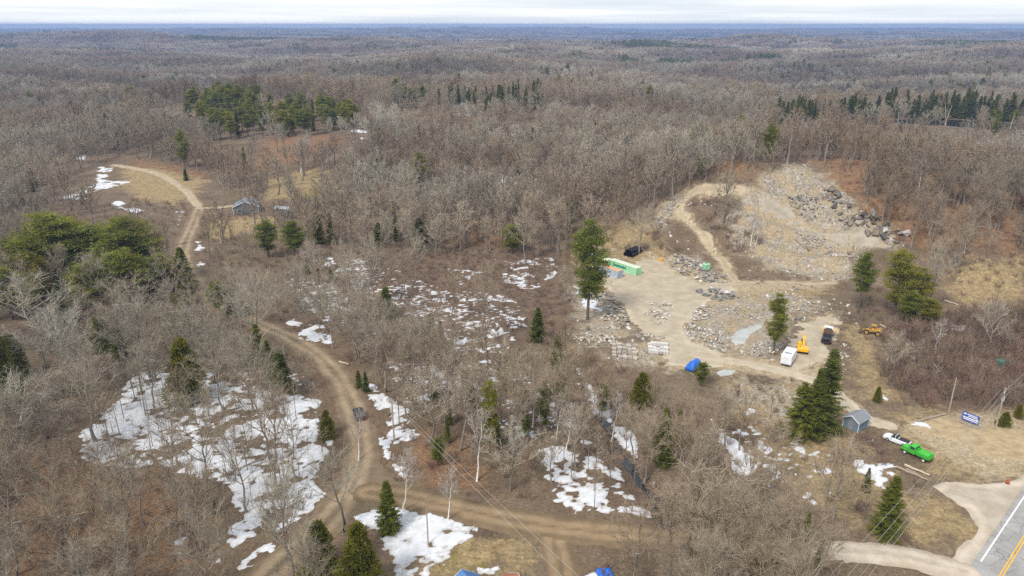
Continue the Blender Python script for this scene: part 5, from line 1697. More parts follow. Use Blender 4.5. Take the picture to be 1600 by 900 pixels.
MB().prism([(-0.2, 1.9), (1.28, 1.9), (0.95, 2.85), (-0.2, 2.85)], 0.32, 1.48).build('window', m_glass, cb_)
MB().box(-0.3, 0.85, 0.4, 1.4, 2.94, 3.0).build('cab_roof', m_cat, cb_)
MB().add([(0.6, y, z) for y, z in ((-0.65, 1.3), (0.05, 1.3), (0.05, 2.0), (-0.65, 2.0))] + [(3.2, y, z) for y, z in ((-0.62, 3.0), (0.02, 3.0), (0.02, 3.8), (-0.62, 3.8))] + [(5.2, y, z) for y, z in ((-0.52, 3.0), (-0.08, 3.0), (-0.08, 3.5), (-0.52, 3.5))],
         [(0, 1, 5, 4), (1, 2, 6, 5), (2, 3, 7, 6), (3, 0, 4, 7), (4, 5, 9, 8), (5, 6, 10, 9), (6, 7, 11, 10), (7, 4, 8, 11), (3, 2, 1, 0), (8, 9, 10, 11)]).build('boom', m_cat, ex)
MB().tube([(1.0, -0.3, 1.2), (2.8, -0.3, 2.9)], 0.09, 6).build('hydraulic_ram', m_rim, ex)
MB().add([(5.4, y, z) for y, z in ((-0.48, 2.8), (-0.12, 2.8), (-0.12, 3.7), (-0.48, 3.7))] + [(5.0, y, z) for y, z in ((-0.40, 1.7), (-0.20, 1.7), (-0.20, 2.0), (-0.40, 2.0))],
         [(0, 1, 5, 4), (1, 2, 6, 5), (2, 3, 7, 6), (3, 0, 4, 7), (3, 2, 1, 0), (4, 5, 6, 7)]).build('stick', m_cat, ex)
MB().prism([(5.15, 2.0), (4.9, 1.0), (4.2, 0.7), (3.9, 1.1), (4.3, 1.9)], -0.85, 0.25).build('bucket', m_darkmetal, ex)


def lorry(name, label, cat, loc, rz, cabm, boxm, L=8.0, Wd=2.5, box_h=1.1, ribs=6, rimm=None, axles=(2.9, -1.4, -2.8), empty=False, r=0.52):
    t = thing(name, label, cat, loc, rz)
    h = Wd / 2; x1 = L / 2; x0 = -L / 2
    MB().box(x0, x1 - 0.2, -0.45, 0.45, 0.75, 1.0).build('chassis', m_darkmetal, t)
    hood = MB(); loft(hood, [(x1 - 1.6, ring(h * 0.86, 0.75, 1.95, 0.15)), (x1 - 0.2, ring(h * 0.74, 0.75, 1.72, 0.15)), (x1, ring(h * 0.70, 0.8, 1.55, 0.12))]); hood.build('hood', cabm, t)
    c = MB(); loft(c, [(x1 - 3.1, ring(h * 0.93, 0.85, 2.75, 0.15)), (x1 - 2.0, ring(h * 0.93, 0.85, 2.75, 0.15)), (x1 - 1.55, ring(h * 0.90, 0.85, 1.98, 0.12))]); cab_o = c.build('cab', cabm, t)
    MB().add([(x1 - 1.93, -h * 0.80, 2.60), (x1 - 1.93, h * 0.80, 2.60), (x1 - 1.58, h * 0.80, 2.02), (x1 - 1.58, -h * 0.80, 2.02)], [(0, 1, 2, 3)]).build('windscreen', m_glass, cab_o, (0.04, 0, 0.03))
    MB().box(x1 - 3.13, x1 - 3.09, -h * 0.6, h * 0.6, 2.0, 2.55).build('rear_window', m_glass, cab_o)
    for s in (-1, 1):
        MB().box(x1 - 2.9, x1 - 2.0, s * h * 0.93 - 0.02, s * h * 0.93 + 0.02, 1.85, 2.5).build('side_window', m_glass, cab_o)
        MB().box(x1 - 0.12, x1 + 0.02, s * h * 0.5 - 0.16, s * h * 0.5 + 0.16, 1.0, 1.22).build('headlight', m_lamp, t)
        MB().box(x1 - 1.35, x1 - 0.35, s * h * 0.95 - 0.18, s * h * 0.95 + 0.10, 1.06, 1.2, 0.04).build('fender', cabm, t)
        for ax in axles:
            wheel(t, ax, s * (h - 0.22), r, 0.40, rimm)
        MB().box(x0 - 0.02, x0 + 0.05, s * h * 0.7 - 0.12, s * h * 0.7 + 0.12, 0.85, 1.0).build('tail_light', m_red, t)
    MB().box(x1 - 0.05, x1 + 0.12, -h * 0.9, h * 0.9, 0.5, 0.78, 0.03).build('bumper', m_darkmetal, t)
    bx0, bx1 = x0 + 0.1, x1 - 3.25
    if empty:
        MB().box(bx0, bx1, -h * 0.8, h * 0.8, 1.0, 1.12).build('deck', boxm, t)
        MB().box(bx1 - 0.15, bx1, -h * 0.9, h * 0.9, 1.12, 2.3).build('headboard', m_rust, t)
        MB().box(-0.9, -0.5, -h * 0.9, h * 0.9, 1.12, 1.5).build('crossbeam', m_darkmetal, t)
        MB().box(bx0 + 0.2, bx0 + 1.6, -h * 0.65, h * 0.65, 1.12, 1.75, 0.08).build('winch_box', m_black, t)
        for s in (-1, 1):
            MB().box(bx0, bx1, s * h * 0.8 - 0.06, s * h * 0.8 + 0.06, 1.12, 1.28).build('side_rail', m_rust, t)
    else:
        b_ = MB().box(bx0, bx1, -h, h, 1.05, 1.2).build('box_floor', boxm, t)
        for s in (-1, 1):
            w_ = MB().box(bx0, bx1, s * h - 0.06, s * h + 0.06, 1.2, 1.2 + box_h, 0.03).build('box_side', boxm, t)
            for k in range(ribs):
                x = bx0 + 0.2 + (bx1 - bx0 - 0.4) * k / (ribs - 1)
                MB().box(x - 0.05, x + 0.05, s * (h + 0.055) - 0.03, s * (h + 0.055) + 0.03, 1.22, 1.16 + box_h).build('rib', m_limedark if boxm is m_lime else boxm, w_)
        MB().box(bx1 - 0.12, bx1, -h, h, 1.2, 1.5 + box_h).build('box_front', boxm, t)
        MB().box(bx0 - 0.02, bx0 + 0.10, -h, h, 1.2, 1.1 + box_h).build('tailgate', boxm, t)
        MB().box(bx0 + 0.3, bx1 - 0.2, -h + 0.1, h - 0.1, 1.2 + box_h * 0.78, 1.2 + box_h * 0.86, 0.02).build('load_cover', boxm, t)
    return t


tk = lorry('flatbed_truck', 'dark flatbed truck with white cab and orange plough beside the excavator', 'truck', on(1292, 530), turn((1288, 541), (1298, 503)), m_cabwhite, m_black, 9.0, empty=True)
MB().prism([(5.1, 0.15), (5.5, 0.2), (5.35, 0.7), (5.5, 1.15), (5.3, 1.2), (5.1, 0.7)], -1.75, 1.75).build('plough_blade', m_orange, tk)
for s in (-1, 1):
    MB().box(4.4, 5.25, s * 0.5 - 0.06, s * 0.5 + 0.06, 0.5, 0.65).build('plough_arm', m_darkmetal, tk)
lorry('dump_truck', 'bright lime green dump truck parked on the leafy entrance', 'truck', on(1432, 714), turn((1452, 722), (1408, 701)), m_lime, m_lime, 6.4, 2.1, 0.8, 6, m_rimwhite, (2.2, -2.0), r=0.5).scale = (0.84, 0.86, 0.84)
passenger_car('white_pickup', 'white pickup truck parked behind the lime green truck', 'truck', on(1401, 691), turn((1418, 697), (1392, 687)), m_cabwhite, 4.8, 1.8, True, True)

# old yellow loader in the brush
ld = thing('wheel_loader', 'small faded yellow loader half hidden in brush above the truck', 'loader', on(1362, 522), turn((1372, 524), (1352, 520)))
m_oldyel = mat('faded_yellow', (0.52, 0.30, 0.05), (0.28, 0.15, 0.04), 2, 0.8)
MB().box(-2.2, 0.2, -0.8, 0.8, 0.9, 1.7, 0.1).build('engine_cover', m_oldyel, ld)
MB().box(0.2, 1.6, -0.6, 0.6, 0.7, 1.2, 0.06).build('front_frame', m_oldyel, ld)
for s in (-1, 1):
    for x in (-1.4, 1.3): wheel(ld, x, s * 0.95, 0.68, 0.5, m_oldyel)
    MB().tube([(0.5, s * 0.5, 1.4), (2.4, s * 0.5, 0.9)], 0.1, 6).build('lift_arm', m_oldyel, ld)
    MB().box(-0.6, -0.5, s * 0.6 - 0.05, s * 0.6 + 0.05, 1.7, 2.5).build('canopy_post', m_darkmetal, ld)
MB().box(-0.9, 0.4, -0.7, 0.7, 2.5, 2.6).build('canopy', m_oldyel, ld)
MB().prism([(2.3, 0.4), (3.1, 0.3), (3.2, 0.5), (2.6, 0.6), (2.5, 1.2), (2.3, 1.2)], -1.1, 1.1).build('bucket', m_rust, ld)

# white box trailer
bt = thing('box_trailer', 'white box trailer with dark roof slot beside the haul track', 'trailer', on(1231, 566), turn((1225, 574), (1239, 552)))
MB().prism([(-2.7, 0.55), (2.5, 0.55), (3.1, 1.2), (3.1, 2.5), (2.8, 2.75), (-2.7, 2.75)], -1.2, 1.2).build('body', paint('trailer_white', (0.76, 0.77, 0.80), 0.4), bt)
MB().box(-1.3, -0.6, -0.8, 0.8, 2.752, 2.80).build('roof_slot', mat('slot_grey', (0.28, 0.28, 0.29), (0.2, 0.2, 0.2), 1, 0.7), bt)
MB().box(-2.76, -2.702, -1.05, 1.05, 0.6, 2.6).build('rear_door', paint('trailer_door', (0.68, 0.70, 0.74), 0.4), bt)
MB().box(-2.75, 2.6, -1.1, 1.1, 0.4, 0.55).build('underframe', m_darkmetal, bt)
for s in (-1, 1):
    for x in (-0.6, 0.2): wheel(bt, x, s * 1.12, 0.33, 0.22)
MB().tube([(3.0, -0.5, 0.5), (4.2, 0, 0.5), (3.0, 0.5, 0.5)], 0.06, 6).build('drawbar', m_darkmetal, bt)


# shipping containers and what lies by them
def container(label, loc, rz, L, side, roof, mark=None, endm=None, hgt=2.6):
    t = thing('shipping_container', label, 'container', loc, rz)
    h = 1.22
    for s in (-1, 1):
        m = MB(); n = int(L / 0.28); pts = []
        for k in range(n + 1):
            x = -L / 2 + 0.1 + (L - 0.2) * k / n
            pts.append((x, s * (h - (0.05 if (k // 2) % 2 else 0.0))))
        v = [(x, y, z) for z in (0.2, hgt - 0.15) for x, y in pts]; q = len(pts)
        m.add(v, [(i, i + 1, i + 1 + q, i + q) for i in range(q - 1)]).build('side_panel', side, t)
        MB().box(-L / 2, L / 2, s * h - 0.05, s * h + 0.03, 0.05, 0.22).build('bottom_rail', side, t)
        MB().box(-L / 2, L / 2, s * h - 0.05, s * h + 0.03, hgt - 0.16, hgt - 0.02).build('top_rail', side, t)
        for x in (-L / 2, L / 2):
            MB().box(x - 0.08, x + 0.08, s * h - 0.08, s * h + 0.05, 0.0, hgt).build('corner_post', side, t)
    if mark:
        mk = MB()
        for k in range(9): mk.box(-L * 0.34 + k * L * 0.055, -L * 0.34 + k * L * 0.055 + L * 0.048, -h - 0.03, -h - 0.012, 1.05 + 0.06 * (k % 2), 1.9 - 0.07 * (k % 3))
        mk.build('painted_lettering', mark, t)['kind'] = 'stuff'
    MB().box(-L / 2 + 0.05, L / 2 - 0.05, -h + 0.04, h - 0.04, hgt - 0.10, hgt - 0.03).build('roof', roof, t)
    MB().box(-L / 2 + 0.05, L / 2 - 0.05, -h + 0.06, h - 0.06, 0.1, 0.2).build('floor', m_rust, t)
    for s in (-1, 1):
        d = MB().box(L / 2 - 0.06, L / 2 - 0.01, min(0.02 * s, s * h * 0.93), max(0.02 * s, s * h * 0.93), 0.2, hgt - 0.16).build('door', endm or side, t)
        MB().tube([(L / 2 + 0.02, s * 0.35, 0.25), (L / 2 + 0.02, s * 0.35, hgt - 0.2)], 0.035, 5).build('lock_rod', m_rim, d)
    MB().box(-L / 2 + 0.01, -L / 2 + 0.06, -h * 0.93, h * 0.93, 0.2, hgt - 0.16).build('end_wall', endm or side, t)
    return t


rzc = turn((955, 414), (996, 427))
container('mint green shipping container with dark lettering at the head of the yard', on(976, 423), rzc, 12.2, m_mint, m_mintroof, m_mintmark)
container('mint green shipping container behind the tall white pine', on(934, 411), rzc, 12.2, m_mint, m_mintroof, m_mintmark)
m_greyblue = mat('container_grey_blue', (0.42, 0.47, 0.54), (0.28, 0.33, 0.40), 0.9, 0.6)
m_rustor = mat('rust_orange_roof', (0.62, 0.27, 0.07), (0.50, 0.36, 0.26), 0.8, 0.7)
container('grey blue container with rusty orange roof beside the green one', on(954, 430), rzc, 8.5, m_greyblue, m_rustor, None, m_greyblue)

for k in range(5):
    p = on(980 + 4.6 * (k if k < 3 else k - 2.5), 399 - (0 if k < 3 else -0.6), 0.0)
    rzp = turn((978, 402), (992, 394))
    dzp = 0.62 if k < 3 else 1.70
    off = np.array([math.cos(rzp - math.pi / 2), math.sin(rzp - math.pi / 2)]) * (1.32 * (k if k < 3 else k - 2.5))
    base = at(984, 396)
    t = thing('culvert_pipe', 'black corrugated culvert pipe, ' + ['lowest row, outer', 'lowest row, middle', 'lowest row, nearest the yellow bin', 'upper row, outer', 'upper row, nearest the yellow bin'][k] + ' of the stack', 'pipe', (base[0] + off[0], base[1] + off[1], base[2] + dzp), rzp, 'black culvert pipes')
    n = 22; Lp = 6.4
    xs = np.linspace(-Lp / 2, Lp / 2, n * 2)
    rr = [0.62 if i % 2 else 0.57 for i in range(n * 2)]
    MB().tube([(x, 0, 0) for x in xs], rr, 14, cap=False).build('pipe_wall', m_pipe, t)
    MB().tube([(x, 0, 0) for x in (-Lp / 2, Lp / 2)], 0.52, 14, cap=False).build('pipe_lining', m_pipe, t)
yb = thing('yellow_bin', 'small yellow plastic bin at the yard edge beside the black pipes', 'bin', on(1032, 408), 0.4)
MB().prism([(-0.5, 0), (0.5, 0), (0.65, 0.9), (-0.65, 0.9)], -0.5, 0.5).build('tub', m_orange, yb)
MB().box(-0.7, 0.7, -0.56, 0.56, 0.9, 1.0, 0.03).build('lid', m_orange, yb)

gt = thing('storage_tank', 'pale green square tank standing among the dark stone slabs', 'tank', on(1103, 422), 0.3)
MB().box(-1.0, 1.0, -0.9, 0.9, 0.25, 2.3, 0.12).build('tank_body', m_mint, gt)
MB().tube([(0, 0, 2.3), (0, 0, 2.5)], 0.3, 10).build('cap', m_mintmark, gt)
for s in (-1, 1): MB().box(-1.1, 1.1, s * 0.6 - 0.12, s * 0.6 + 0.12, 0.0, 0.25).build('skid', m_wood, gt)
for z in (0.9, 1.6): MB().box(-1.03, 1.03, -0.93, 0.93, z, z + 0.08).build('band', m_mintmark, gt)
db = thing('green_dumpster', 'teal green dumpster at the edge of the reddish brush', 'dumpster', on(1566, 571), 0.2)
m_teal = paint('teal', (0.03, 0.20, 0.15), 0.6)
MB().prism([(-1.2, 0.1), (1.2, 0.1), (1.5, 1.3), (-1.5, 1.3)], -0.8, 0.8).build('bin_body', m_teal, db)
for s in (-1, 1): MB().box(min(0.04 * s, 1.5 * s), max(0.04 * s, 1.5 * s), -0.85, 0.85, 1.3, 1.38).build('lid', m_teal, db)


# tarps: cloth sagging over a heap
def tarp(name, label, loc, rz, L, Wd, H, seed, m):
    r = np.random.default_rng(seed); nx, ny = 16, 12
    X, Y = np.meshgrid(np.linspace(-1, 1, nx), np.linspace(-1, 1, ny))
    Z = H * np.clip(1.15 - np.maximum(np.abs(X) ** 2.5, np.abs(Y) ** 2.2), 0, 1) * (0.7 + 0.5 * fbm(X * 2 + seed, Y * 2, seed, 3)) + 0.06
    V = np.stack([X * L / 2 + r.normal(0, 0.04, X.shape), Y * Wd / 2 + r.normal(0, 0.04, X.shape), Z], -1).reshape(-1, 3)
    i = np.arange(ny - 1)[:, None] * nx + np.arange(nx - 1)[None]
    F = np.stack([i, i + 1, i + nx + 1, i + nx], -1).reshape(-1, 4)
    o = link(name, mesh_of(name, V, F, m), None, loc, rz)
    sm = o.modifiers.new('thick', 'SOLIDIFY'); sm.thickness = 0.03
    return tag(o, label, 'tarp')


tarp('blue_tarp', 'bright blue tarp draped over a heap at the yard edge', on(1084, 577), turn((1076, 580), (1096, 570)), 4.2, 2.4, 2.3, 4, m_tarp)
tarp('blue_tarp', 'bright blue tarp beside the snow bank at the bottom edge', on(945, 897), 0.1, 2.4, 2.2, 0.5, 5, m_tarp)


# buildings
def gable(name, label, loc, rz, L, Wd, Hw, Hr, wall, roof, trim, boards=True, door=True, windows=()):
    """ridge along local y, front gable at -y"""
    t = thing(name, label, 'building', loc, rz)
    h = Wd / 2; l = L / 2; ov = 0.3
    MB().prism([(-h, 0), (h, 0), (h, Hw), (0, Hw + Hr), (-h, Hw)], -l, l).build('wall', wall, t)
    sl = math.hypot(h, Hr)
    for s in (-1, 1):
        e = ov / sl
        p0 = (0, Hw + Hr + 0.06); p1 = (s * h * (1 + e), Hw - Hr * e + 0.06)
        o = MB().prism([p0, p1, (p1[0], p1[1] + 0.1), (p0[0], p0[1] + 0.12)] if s > 0 else [p1, p0, (p0[0], p0[1] + 0.12), (p1[0], p1[1] + 0.1)], -l - ov, l + ov).build('roof_slope', roof, t)
        for y in (-l - ov - 0.05, l + ov + 0.005):
            MB().prism([(p0[0], p0[1] - 0.12), (p1[0], p1[1] - 0.12), (p1[0], p1[1] + 0.12), (p0[0], p0[1] + 0.14)] if s > 0 else [(p1[0], p1[1] - 0.12), (p0[0], p0[1] - 0.12), (p0[0], p0[1] + 0.14), (p1[0], p1[1] + 0.12)], y, y + 0.045).build('barge_board', trim, t)
        for y in (-l - 0.02, l - 0.1):
            MB().box(s * h - 0.08 if s < 0 else h - 0.06, s * h + 0.06 if s < 0 else h + 0.03, y, y + 0.13, 0, Hw - 0.02).build('corner_board', trim, t)
    for k in range(int(Wd / 0.45) if boards else 0):
        x = -h + 0.25 + k * 0.45
        if x < h - 0.15: MB().box(x - 0.02, x + 0.02, -l - 0.018, -l - 0.002, 0.05, Hw + Hr * (1 - abs(x) / h) - 0.12).build('batten', wall, t)
    if door:
        d = MB().box(-0.5, 0.45, -l - 0.05, -l - 0.02, 0.05, 2.05).build('door', trim if door == 'white' else roof, t)
        MB().box(0.28, 0.36, -l - 0.10, -l - 0.05, 1.0, 1.08).build('handle', m_darkmetal, d)
    for x, z, w_, hh in windows:
        f = MB().box(x - w_ / 2 - 0.08, x + w_ / 2 + 0.08, -l - 0.045, -l - 0.02, z - 0.08, z + hh + 0.08).build('window', trim, t)
        MB().box(x - w_ / 2, x + w_ / 2, -l - 0.055, -l - 0.045, z, z + hh).build('pane', m_glass, f)
    return t


m_shedwall = mat('shed_wall_blue_grey', (0.150, 0.205, 0.250), (0.115, 0.16, 0.20), 1.2, 0.75)
m_shedroof = mat('shed_roof_grey', (0.235, 0.245, 0.265), (0.17, 0.18, 0.2), 2.5, 0.85)
m_houseroof = mat('house_roof_slate', (0.16, 0.19, 0.235), (0.12, 0.145, 0.18), 1.0, 0.7)
m_housewall = mat('house_wall_grey', (0.16, 0.155, 0.15), (0.12, 0.115, 0.11), 1.0, 0.85)
gable('garden_shed', 'small blue grey shed with grey gable roof beside the haul track', on(1336, 667), turn((1330, 668), (1350, 657)) - math.pi / 2, 3.8, 3.2, 2.2, 1.0, m_shedwall, m_shedroof, m_paletrim, True, True)
gable('grey_house', 'dark grey house with slate roof and pale eaves in the upper clearing', on(387, 331), turn((386, 331), (393, 318)) - math.pi / 2, 9.0, 10.4, 3.2, 2.3, m_housewall, m_houseroof, m_paletrim, True, False, ((-2.6, 1.0, 1.4, 1.2), (2.4, 1.0, 1.4, 1.2)))
fb = thing('lean_to', 'pale lean-to roof in the trees next to the grey house', 'building', on(441, 334), 0.2)
MB().prism([(-2.6, 0), (2.6, 0), (2.6, 2.2), (-2.6, 3.0)], -2.2, 2.2).build('wall', m_housewall, fb)
MB().prism([(-2.9, 3.05), (2.9, 2.2), (2.9, 2.32), (-2.9, 3.17)], -2.5, 2.5).build('roof', mat('tin_roof', (0.40, 0.45, 0.49), (0.3, 0.34, 0.38), 1, 0.5), fb)
gable('white_house', 'tiny far white house beside the row of pointed spruces', on(722, 180), 0.5, 9, 9, 6, 3, paint('house_white', (0.7, 0.7, 0.72), 0.7), m_houseroof, m_paletrim, False, False, ((-2, 1, 1.4, 1.6), (2, 1, 1.4, 1.6)))
# two roofs at the bottom edge
pb = at_z(731, 889, 4.6)
gable('blue_roof_house', 'small house with bright blue metal roof at the bottom edge', (pb[0] + 0.6, pb[1] - 2.6, float(terrain(pb[0], pb[1]))), 0.55, 5.0, 4.6, 2.9, 1.7, m_shedwall, mat('blue_metal_roof', (0.085, 0.19, 0.40), (0.065, 0.15, 0.33), 1, 0.45), m_paletrim, True, False)
pb = at_z(768, 891, 4.4)
gable('brown_roof_house', 'low house with reddish brown roof at the bottom edge', (pb[0] + 1.4, pb[1] - 2.4, float(terrain(pb[0], pb[1]))), -0.95, 5.0, 4.6, 2.9, 1.5, m_housewall, mat('brown_metal_roof', (0.36, 0.155, 0.085), (0.28, 0.12, 0.07), 1, 0.6), m_paletrim, True, False)

# sign
sg = thing('billboard_sign', 'blue roadside sign with white lettering on a low timber base', 'sign', on(1514, 664), turn((1505, 662), (1525, 670)))
MB().box(-1.6, 1.6, -0.06, 0.06, 0.7, 2.5, 0.02).build('panel', paint('sign_blue', (0.020, 0.085, 0.42), 0.5), sg)
for k, (x0_, x1_, z0_, z1_) in enumerate([(-1.35, -0.85, 2.0, 2.32), (-0.7, 1.2, 2.1, 2.3), (-0.5, 1.35, 1.78, 1.95), (-1.4, 0.9, 1.32, 1.56), (-1.3, 1.4, 0.98, 1.20), (0.95, 1.5, 1.35, 1.65)]):
    MB().box(x0_, x1_, -0.075, -0.062, z0_, z1_).build('lettering', m_paletrim, sg)
for x in (-1.5, 1.5): MB().box(x - 0.08, x + 0.08, -0.05, 0.09, 0, 2.6).build('post', m_wood, sg)
for x in range(6):
    MB().box(-1.9, 1.9, -0.6 + 0.22 * x, -0.42 + 0.22 * x, 0.08 if x % 2 else 0.06, 0.30).build('base_timber', m_wood, sg)

# ------------------------------------------------------------------ poles and wires
def pole(label, base_px, top_py, arm=False, transformer=False, r=0.16, rz=0.0):
    p = at(*base_px); H = height_for(p, top_py)
    t = thing('utility_pole', label, 'pole', tuple(p), rz)
    MB().tube([(0, 0, -0.3), (0, 0, H * 0.5), (0, 0, H)], [r, r * 0.88, r * 0.72], 8).build('shaft', m_pole, t)
    if arm:
        a = MB().box(-1.3, 1.3, -0.08, 0.08, H - 0.75, H - 0.58).build('crossarm', m_pole, t)
        for x in (-1.2, -0.4, 1.2): MB().tube([(x, 0, H - 0.58), (x, 0, H - 0.36)], 0.06, 6).build('insulator', m_lamp, a)
        MB().tube([(-0.8, 0.1, H - 0.7), (0, 0.12, H - 1.4)], 0.03, 4).build('brace', m_darkmetal, t)
    if transformer:
        MB().tube([(0.32, 0, H - 2.9), (0.32, 0, H - 2.8), (0.32, 0, H - 1.9), (0.32, 0, H - 1.8)], [0.2, 0.27, 0.27, 0.2], 10).build('transformer', mat('transformer_grey', (0.5, 0.53, 0.55), (0.42, 0.45, 0.47), 1, 0.5), t)
    return p, H, t


wire_m = mat('power_cable', (0.40, 0.39, 0.37), (0.33, 0.32, 0.3), 1, 0.7)


def wire(label, a, b, sag=0.8, r=0.021):
    a = Vector(a); b = Vector(b)
    pts = [a.lerp(b, t) - Vector((0, 0, sag * 4 * t * (1 - t))) for t in np.linspace(0, 1, 25)]
    o = MB().tube(pts, r, 4).build('power_line', wire_m)
    return tag(o, label, 'cable', 'power lines')


pA, HA, tA = pole('weathered utility pole on the verge just below the black car', (616, 690), 622, True, rz=-0.6)
zA = pA[2] + HA - 0.4
for k, (a, lab) in enumerate([(0, 'upper of two power lines crossing the side road toward the bottom edge'), (-1.3, 'lower of two power lines crossing the side road toward the bottom edge')]):
    e = at_z(912 - k * 26, 905, zA + a * 0.3)
    d = (e - np.array([pA[0], pA[1], zA])); e2 = np.array([pA[0], pA[1], zA]) + d * 1.35
    wire(lab, (pA[0], pA[1], zA + a * 0.35), (e2[0], e2[1], zA + a * 0.35), 0.4)
pB, HB, tB = pole('tall utility pole with crossarm and grey transformer beside the blue sign', (1555, 671), 607, True, True, rz=0.9)
zB = pB[2] + HB - 0.45
for k, (tx, ox, dz, lab) in enumerate([(1290, -0.9, 0, 'outermost power line running from the transformer pole across the dump truck corner'), (1318, 0.0, 0.1, 'middle power line running from the transformer pole toward the driveway'), (1338, 0.9, 0, 'innermost power line running from the transformer pole toward the driveway'), (1352, 0.2, -2.0, 'low service cable slung below the three power lines')]):
    e = at_z(tx, 905, zB + dz); s = np.array([pB[0] + ox * 0.6, pB[1] + ox * -0.5, zB + dz]); e2 = s + (e - s) * 1.25
    wire(lab, s, e2, 0.5)
for k, (ty, lab) in enumerate([(583, 'upper power line leaving the transformer pole over the brush'), (598, 'lower power line leaving the transformer pole over the brush')]):
    s = np.array([pB[0], pB[1], zB - k * 0.2]); e = at_z(1600, ty, zB - k * 0.2); e2 = s + (e - s) * 4
    wire(lab, s, e2, 0.3)
for k, (gx, gy) in enumerate([(1535, 665), (1527, 660)]):
    g = at(gx, gy); wire('guy wire anchoring the transformer pole, ' + ('beside the sign' if k else 'close to the pole foot'), (pB[0], pB[1], zB - 0.8), g, 0.0, 0.018)
pole('plain pale pole without crossarm standing in the reddish brush', (1482, 645), 591, r=0.15)
pole('slim dark post standing in the white yard snow', (669, 851), 796, r=0.12)

# ------------------------------------------------------------------ logs, barrel, lumber
def log(label, pa, pb, r=0.22, m=None, dz=0.0, group='logs on the ground'):
    a = at(*pa); b_ = at(*pb)
    n = 7; pts = []
    for i in range(n):
        t = i / (n - 1); x = a[0] + (b_[0] - a[0]) * t; y = a[1] + (b_[1] - a[1]) * t
        pts.append((x - a[0], y - a[1], float(terrain(x, y)) - a[2] + r + dz + 0.05 * math.sin(i * 2.1)))
    o = MB().tube(pts, [r * (1 - 0.06 * i) for i in range(n)], 8).build('felled_log', m or m_wood, None, tuple(a))
    return tag(o, label, 'log', group)


log('upper pale log rail below the lime green truck', (1413, 728), (1452, 744), 0.24, m_palewood)
log('lower dark log rail below the lime green truck', (1400, 731), (1450, 752), 0.26)
log('short log rail lying between the two long log rails', (1416, 734), (1434, 742), 0.2)
log('long grey fallen trunk across the snow at the wood edge', (345, 747), (415, 715), 0.2)
log('fallen trunk lying on snow beside the road bend', (530, 566), (545, 570), 0.2, m_palewood)
log('rotten log on the brown leaf slope at the bottom corner', (25, 776), (75, 770), 0.22)
log('fallen dark trunk on the red leaf slope behind the quarry', (1510, 354), (1548, 357), 0.22)
log('pale fallen trunk below the bushy pines', (1475, 470), (1500, 478), 0.2, m_palewood)
log('grey trunk fallen near the faded yellow loader', (1375, 508), (1400, 520), 0.18, m_palewood)
log('curved dark timber edging the sandy entrance, first length', (1432, 660), (1450, 655), 0.25)
log('curved dark timber edging the sandy entrance, second length', (1450, 655), (1478, 648), 0.25)
br_ = thing('traffic_barrel', 'small orange red barrel at the corner of the gravel apron', 'barrel', on(1574, 756), 0)
MB().tube([(0, 0, 0), (0, 0, 0.25)], 0.34, 10).build('foot', m_tyre, br_)
MB().tube([(0, 0, 0.25), (0, 0, 0.9), (0, 0, 1.0)], [0.28, 0.22, 0.1], 10).build('drum', paint('barrel_orange', (0.5, 0.09, 0.03), 0.6), br_)
for k in range(6):
    log(['first', 'second', 'third', 'fourth', 'fifth', 'sixth'][k] + ' board of the loose lumber beside the grey blue container', (930 + k * 3.5, 436 + k * 2.2), (948 + k * 4.5, 441 + k * 2.4), 0.16, m_palewood if k % 2 else m_wood, group='loose lumber')

# ------------------------------------------------------------------ stones
def stone_mesh(seed, flat):
    r = np.random.default_rng(seed)
    bm = bmesh.new()
    n = 11
    for _ in range(n):
        d = unit(r.normal(size=3)); d = d * r.uniform(0.8, 1.1)
        d = np.sign(d) * np.abs(d) ** 0.6 if flat < 0.5 else d
        bm.verts.new((d[0] * 0.5, d[1] * 0.38, d[2] * 0.5 * flat))
    g = bmesh.ops.convex_hull(bm, input=bm.verts)
    bmesh.ops.delete(bm, geom=[e for e in g['geom_unused'] if isinstance(e, bmesh.types.BMVert)] , context='VERTS')
    me = bpy.data.meshes.new('stone'); bm.to_mesh(me); bm.free()
    return me


m_st_warm = mat('stone_warm_grey', (0.44, 0.39, 0.33), (0.28, 0.245, 0.205), 1.2, 0.9, 0.2, rand=0.35)
m_st_dark = mat('stone_dark_grey', (0.22, 0.215, 0.205), (0.12, 0.118, 0.112), 1.2, 0.9, 0.2, rand=0.4)
m_st_pale = mat('stone_pale', (0.52, 0.48, 0.43), (0.34, 0.31, 0.27), 1.2, 0.9, 0.2, rand=0.35)
m_st_face = mat('rock_face_dark', (0.215, 0.180, 0.138), (0.085, 0.076, 0.064), 0.9, 0.9, 0.5, rand=0.5)
STM = {}
for key, m in (('warm', m_st_warm), ('dark', m_st_dark), ('pale', m_st_pale), ('face', m_st_face)):
    for fl in ('slab', 'block'):
        L_ = []
        for i in range(6):
            me = stone_mesh(700 + i + (50 if fl == 'slab' else 0), 0.26 if fl == 'slab' else 0.75); me.materials.append(m); L_.append(me)
        STM[key, fl] = L_
st_r = np.random.default_rng(808)


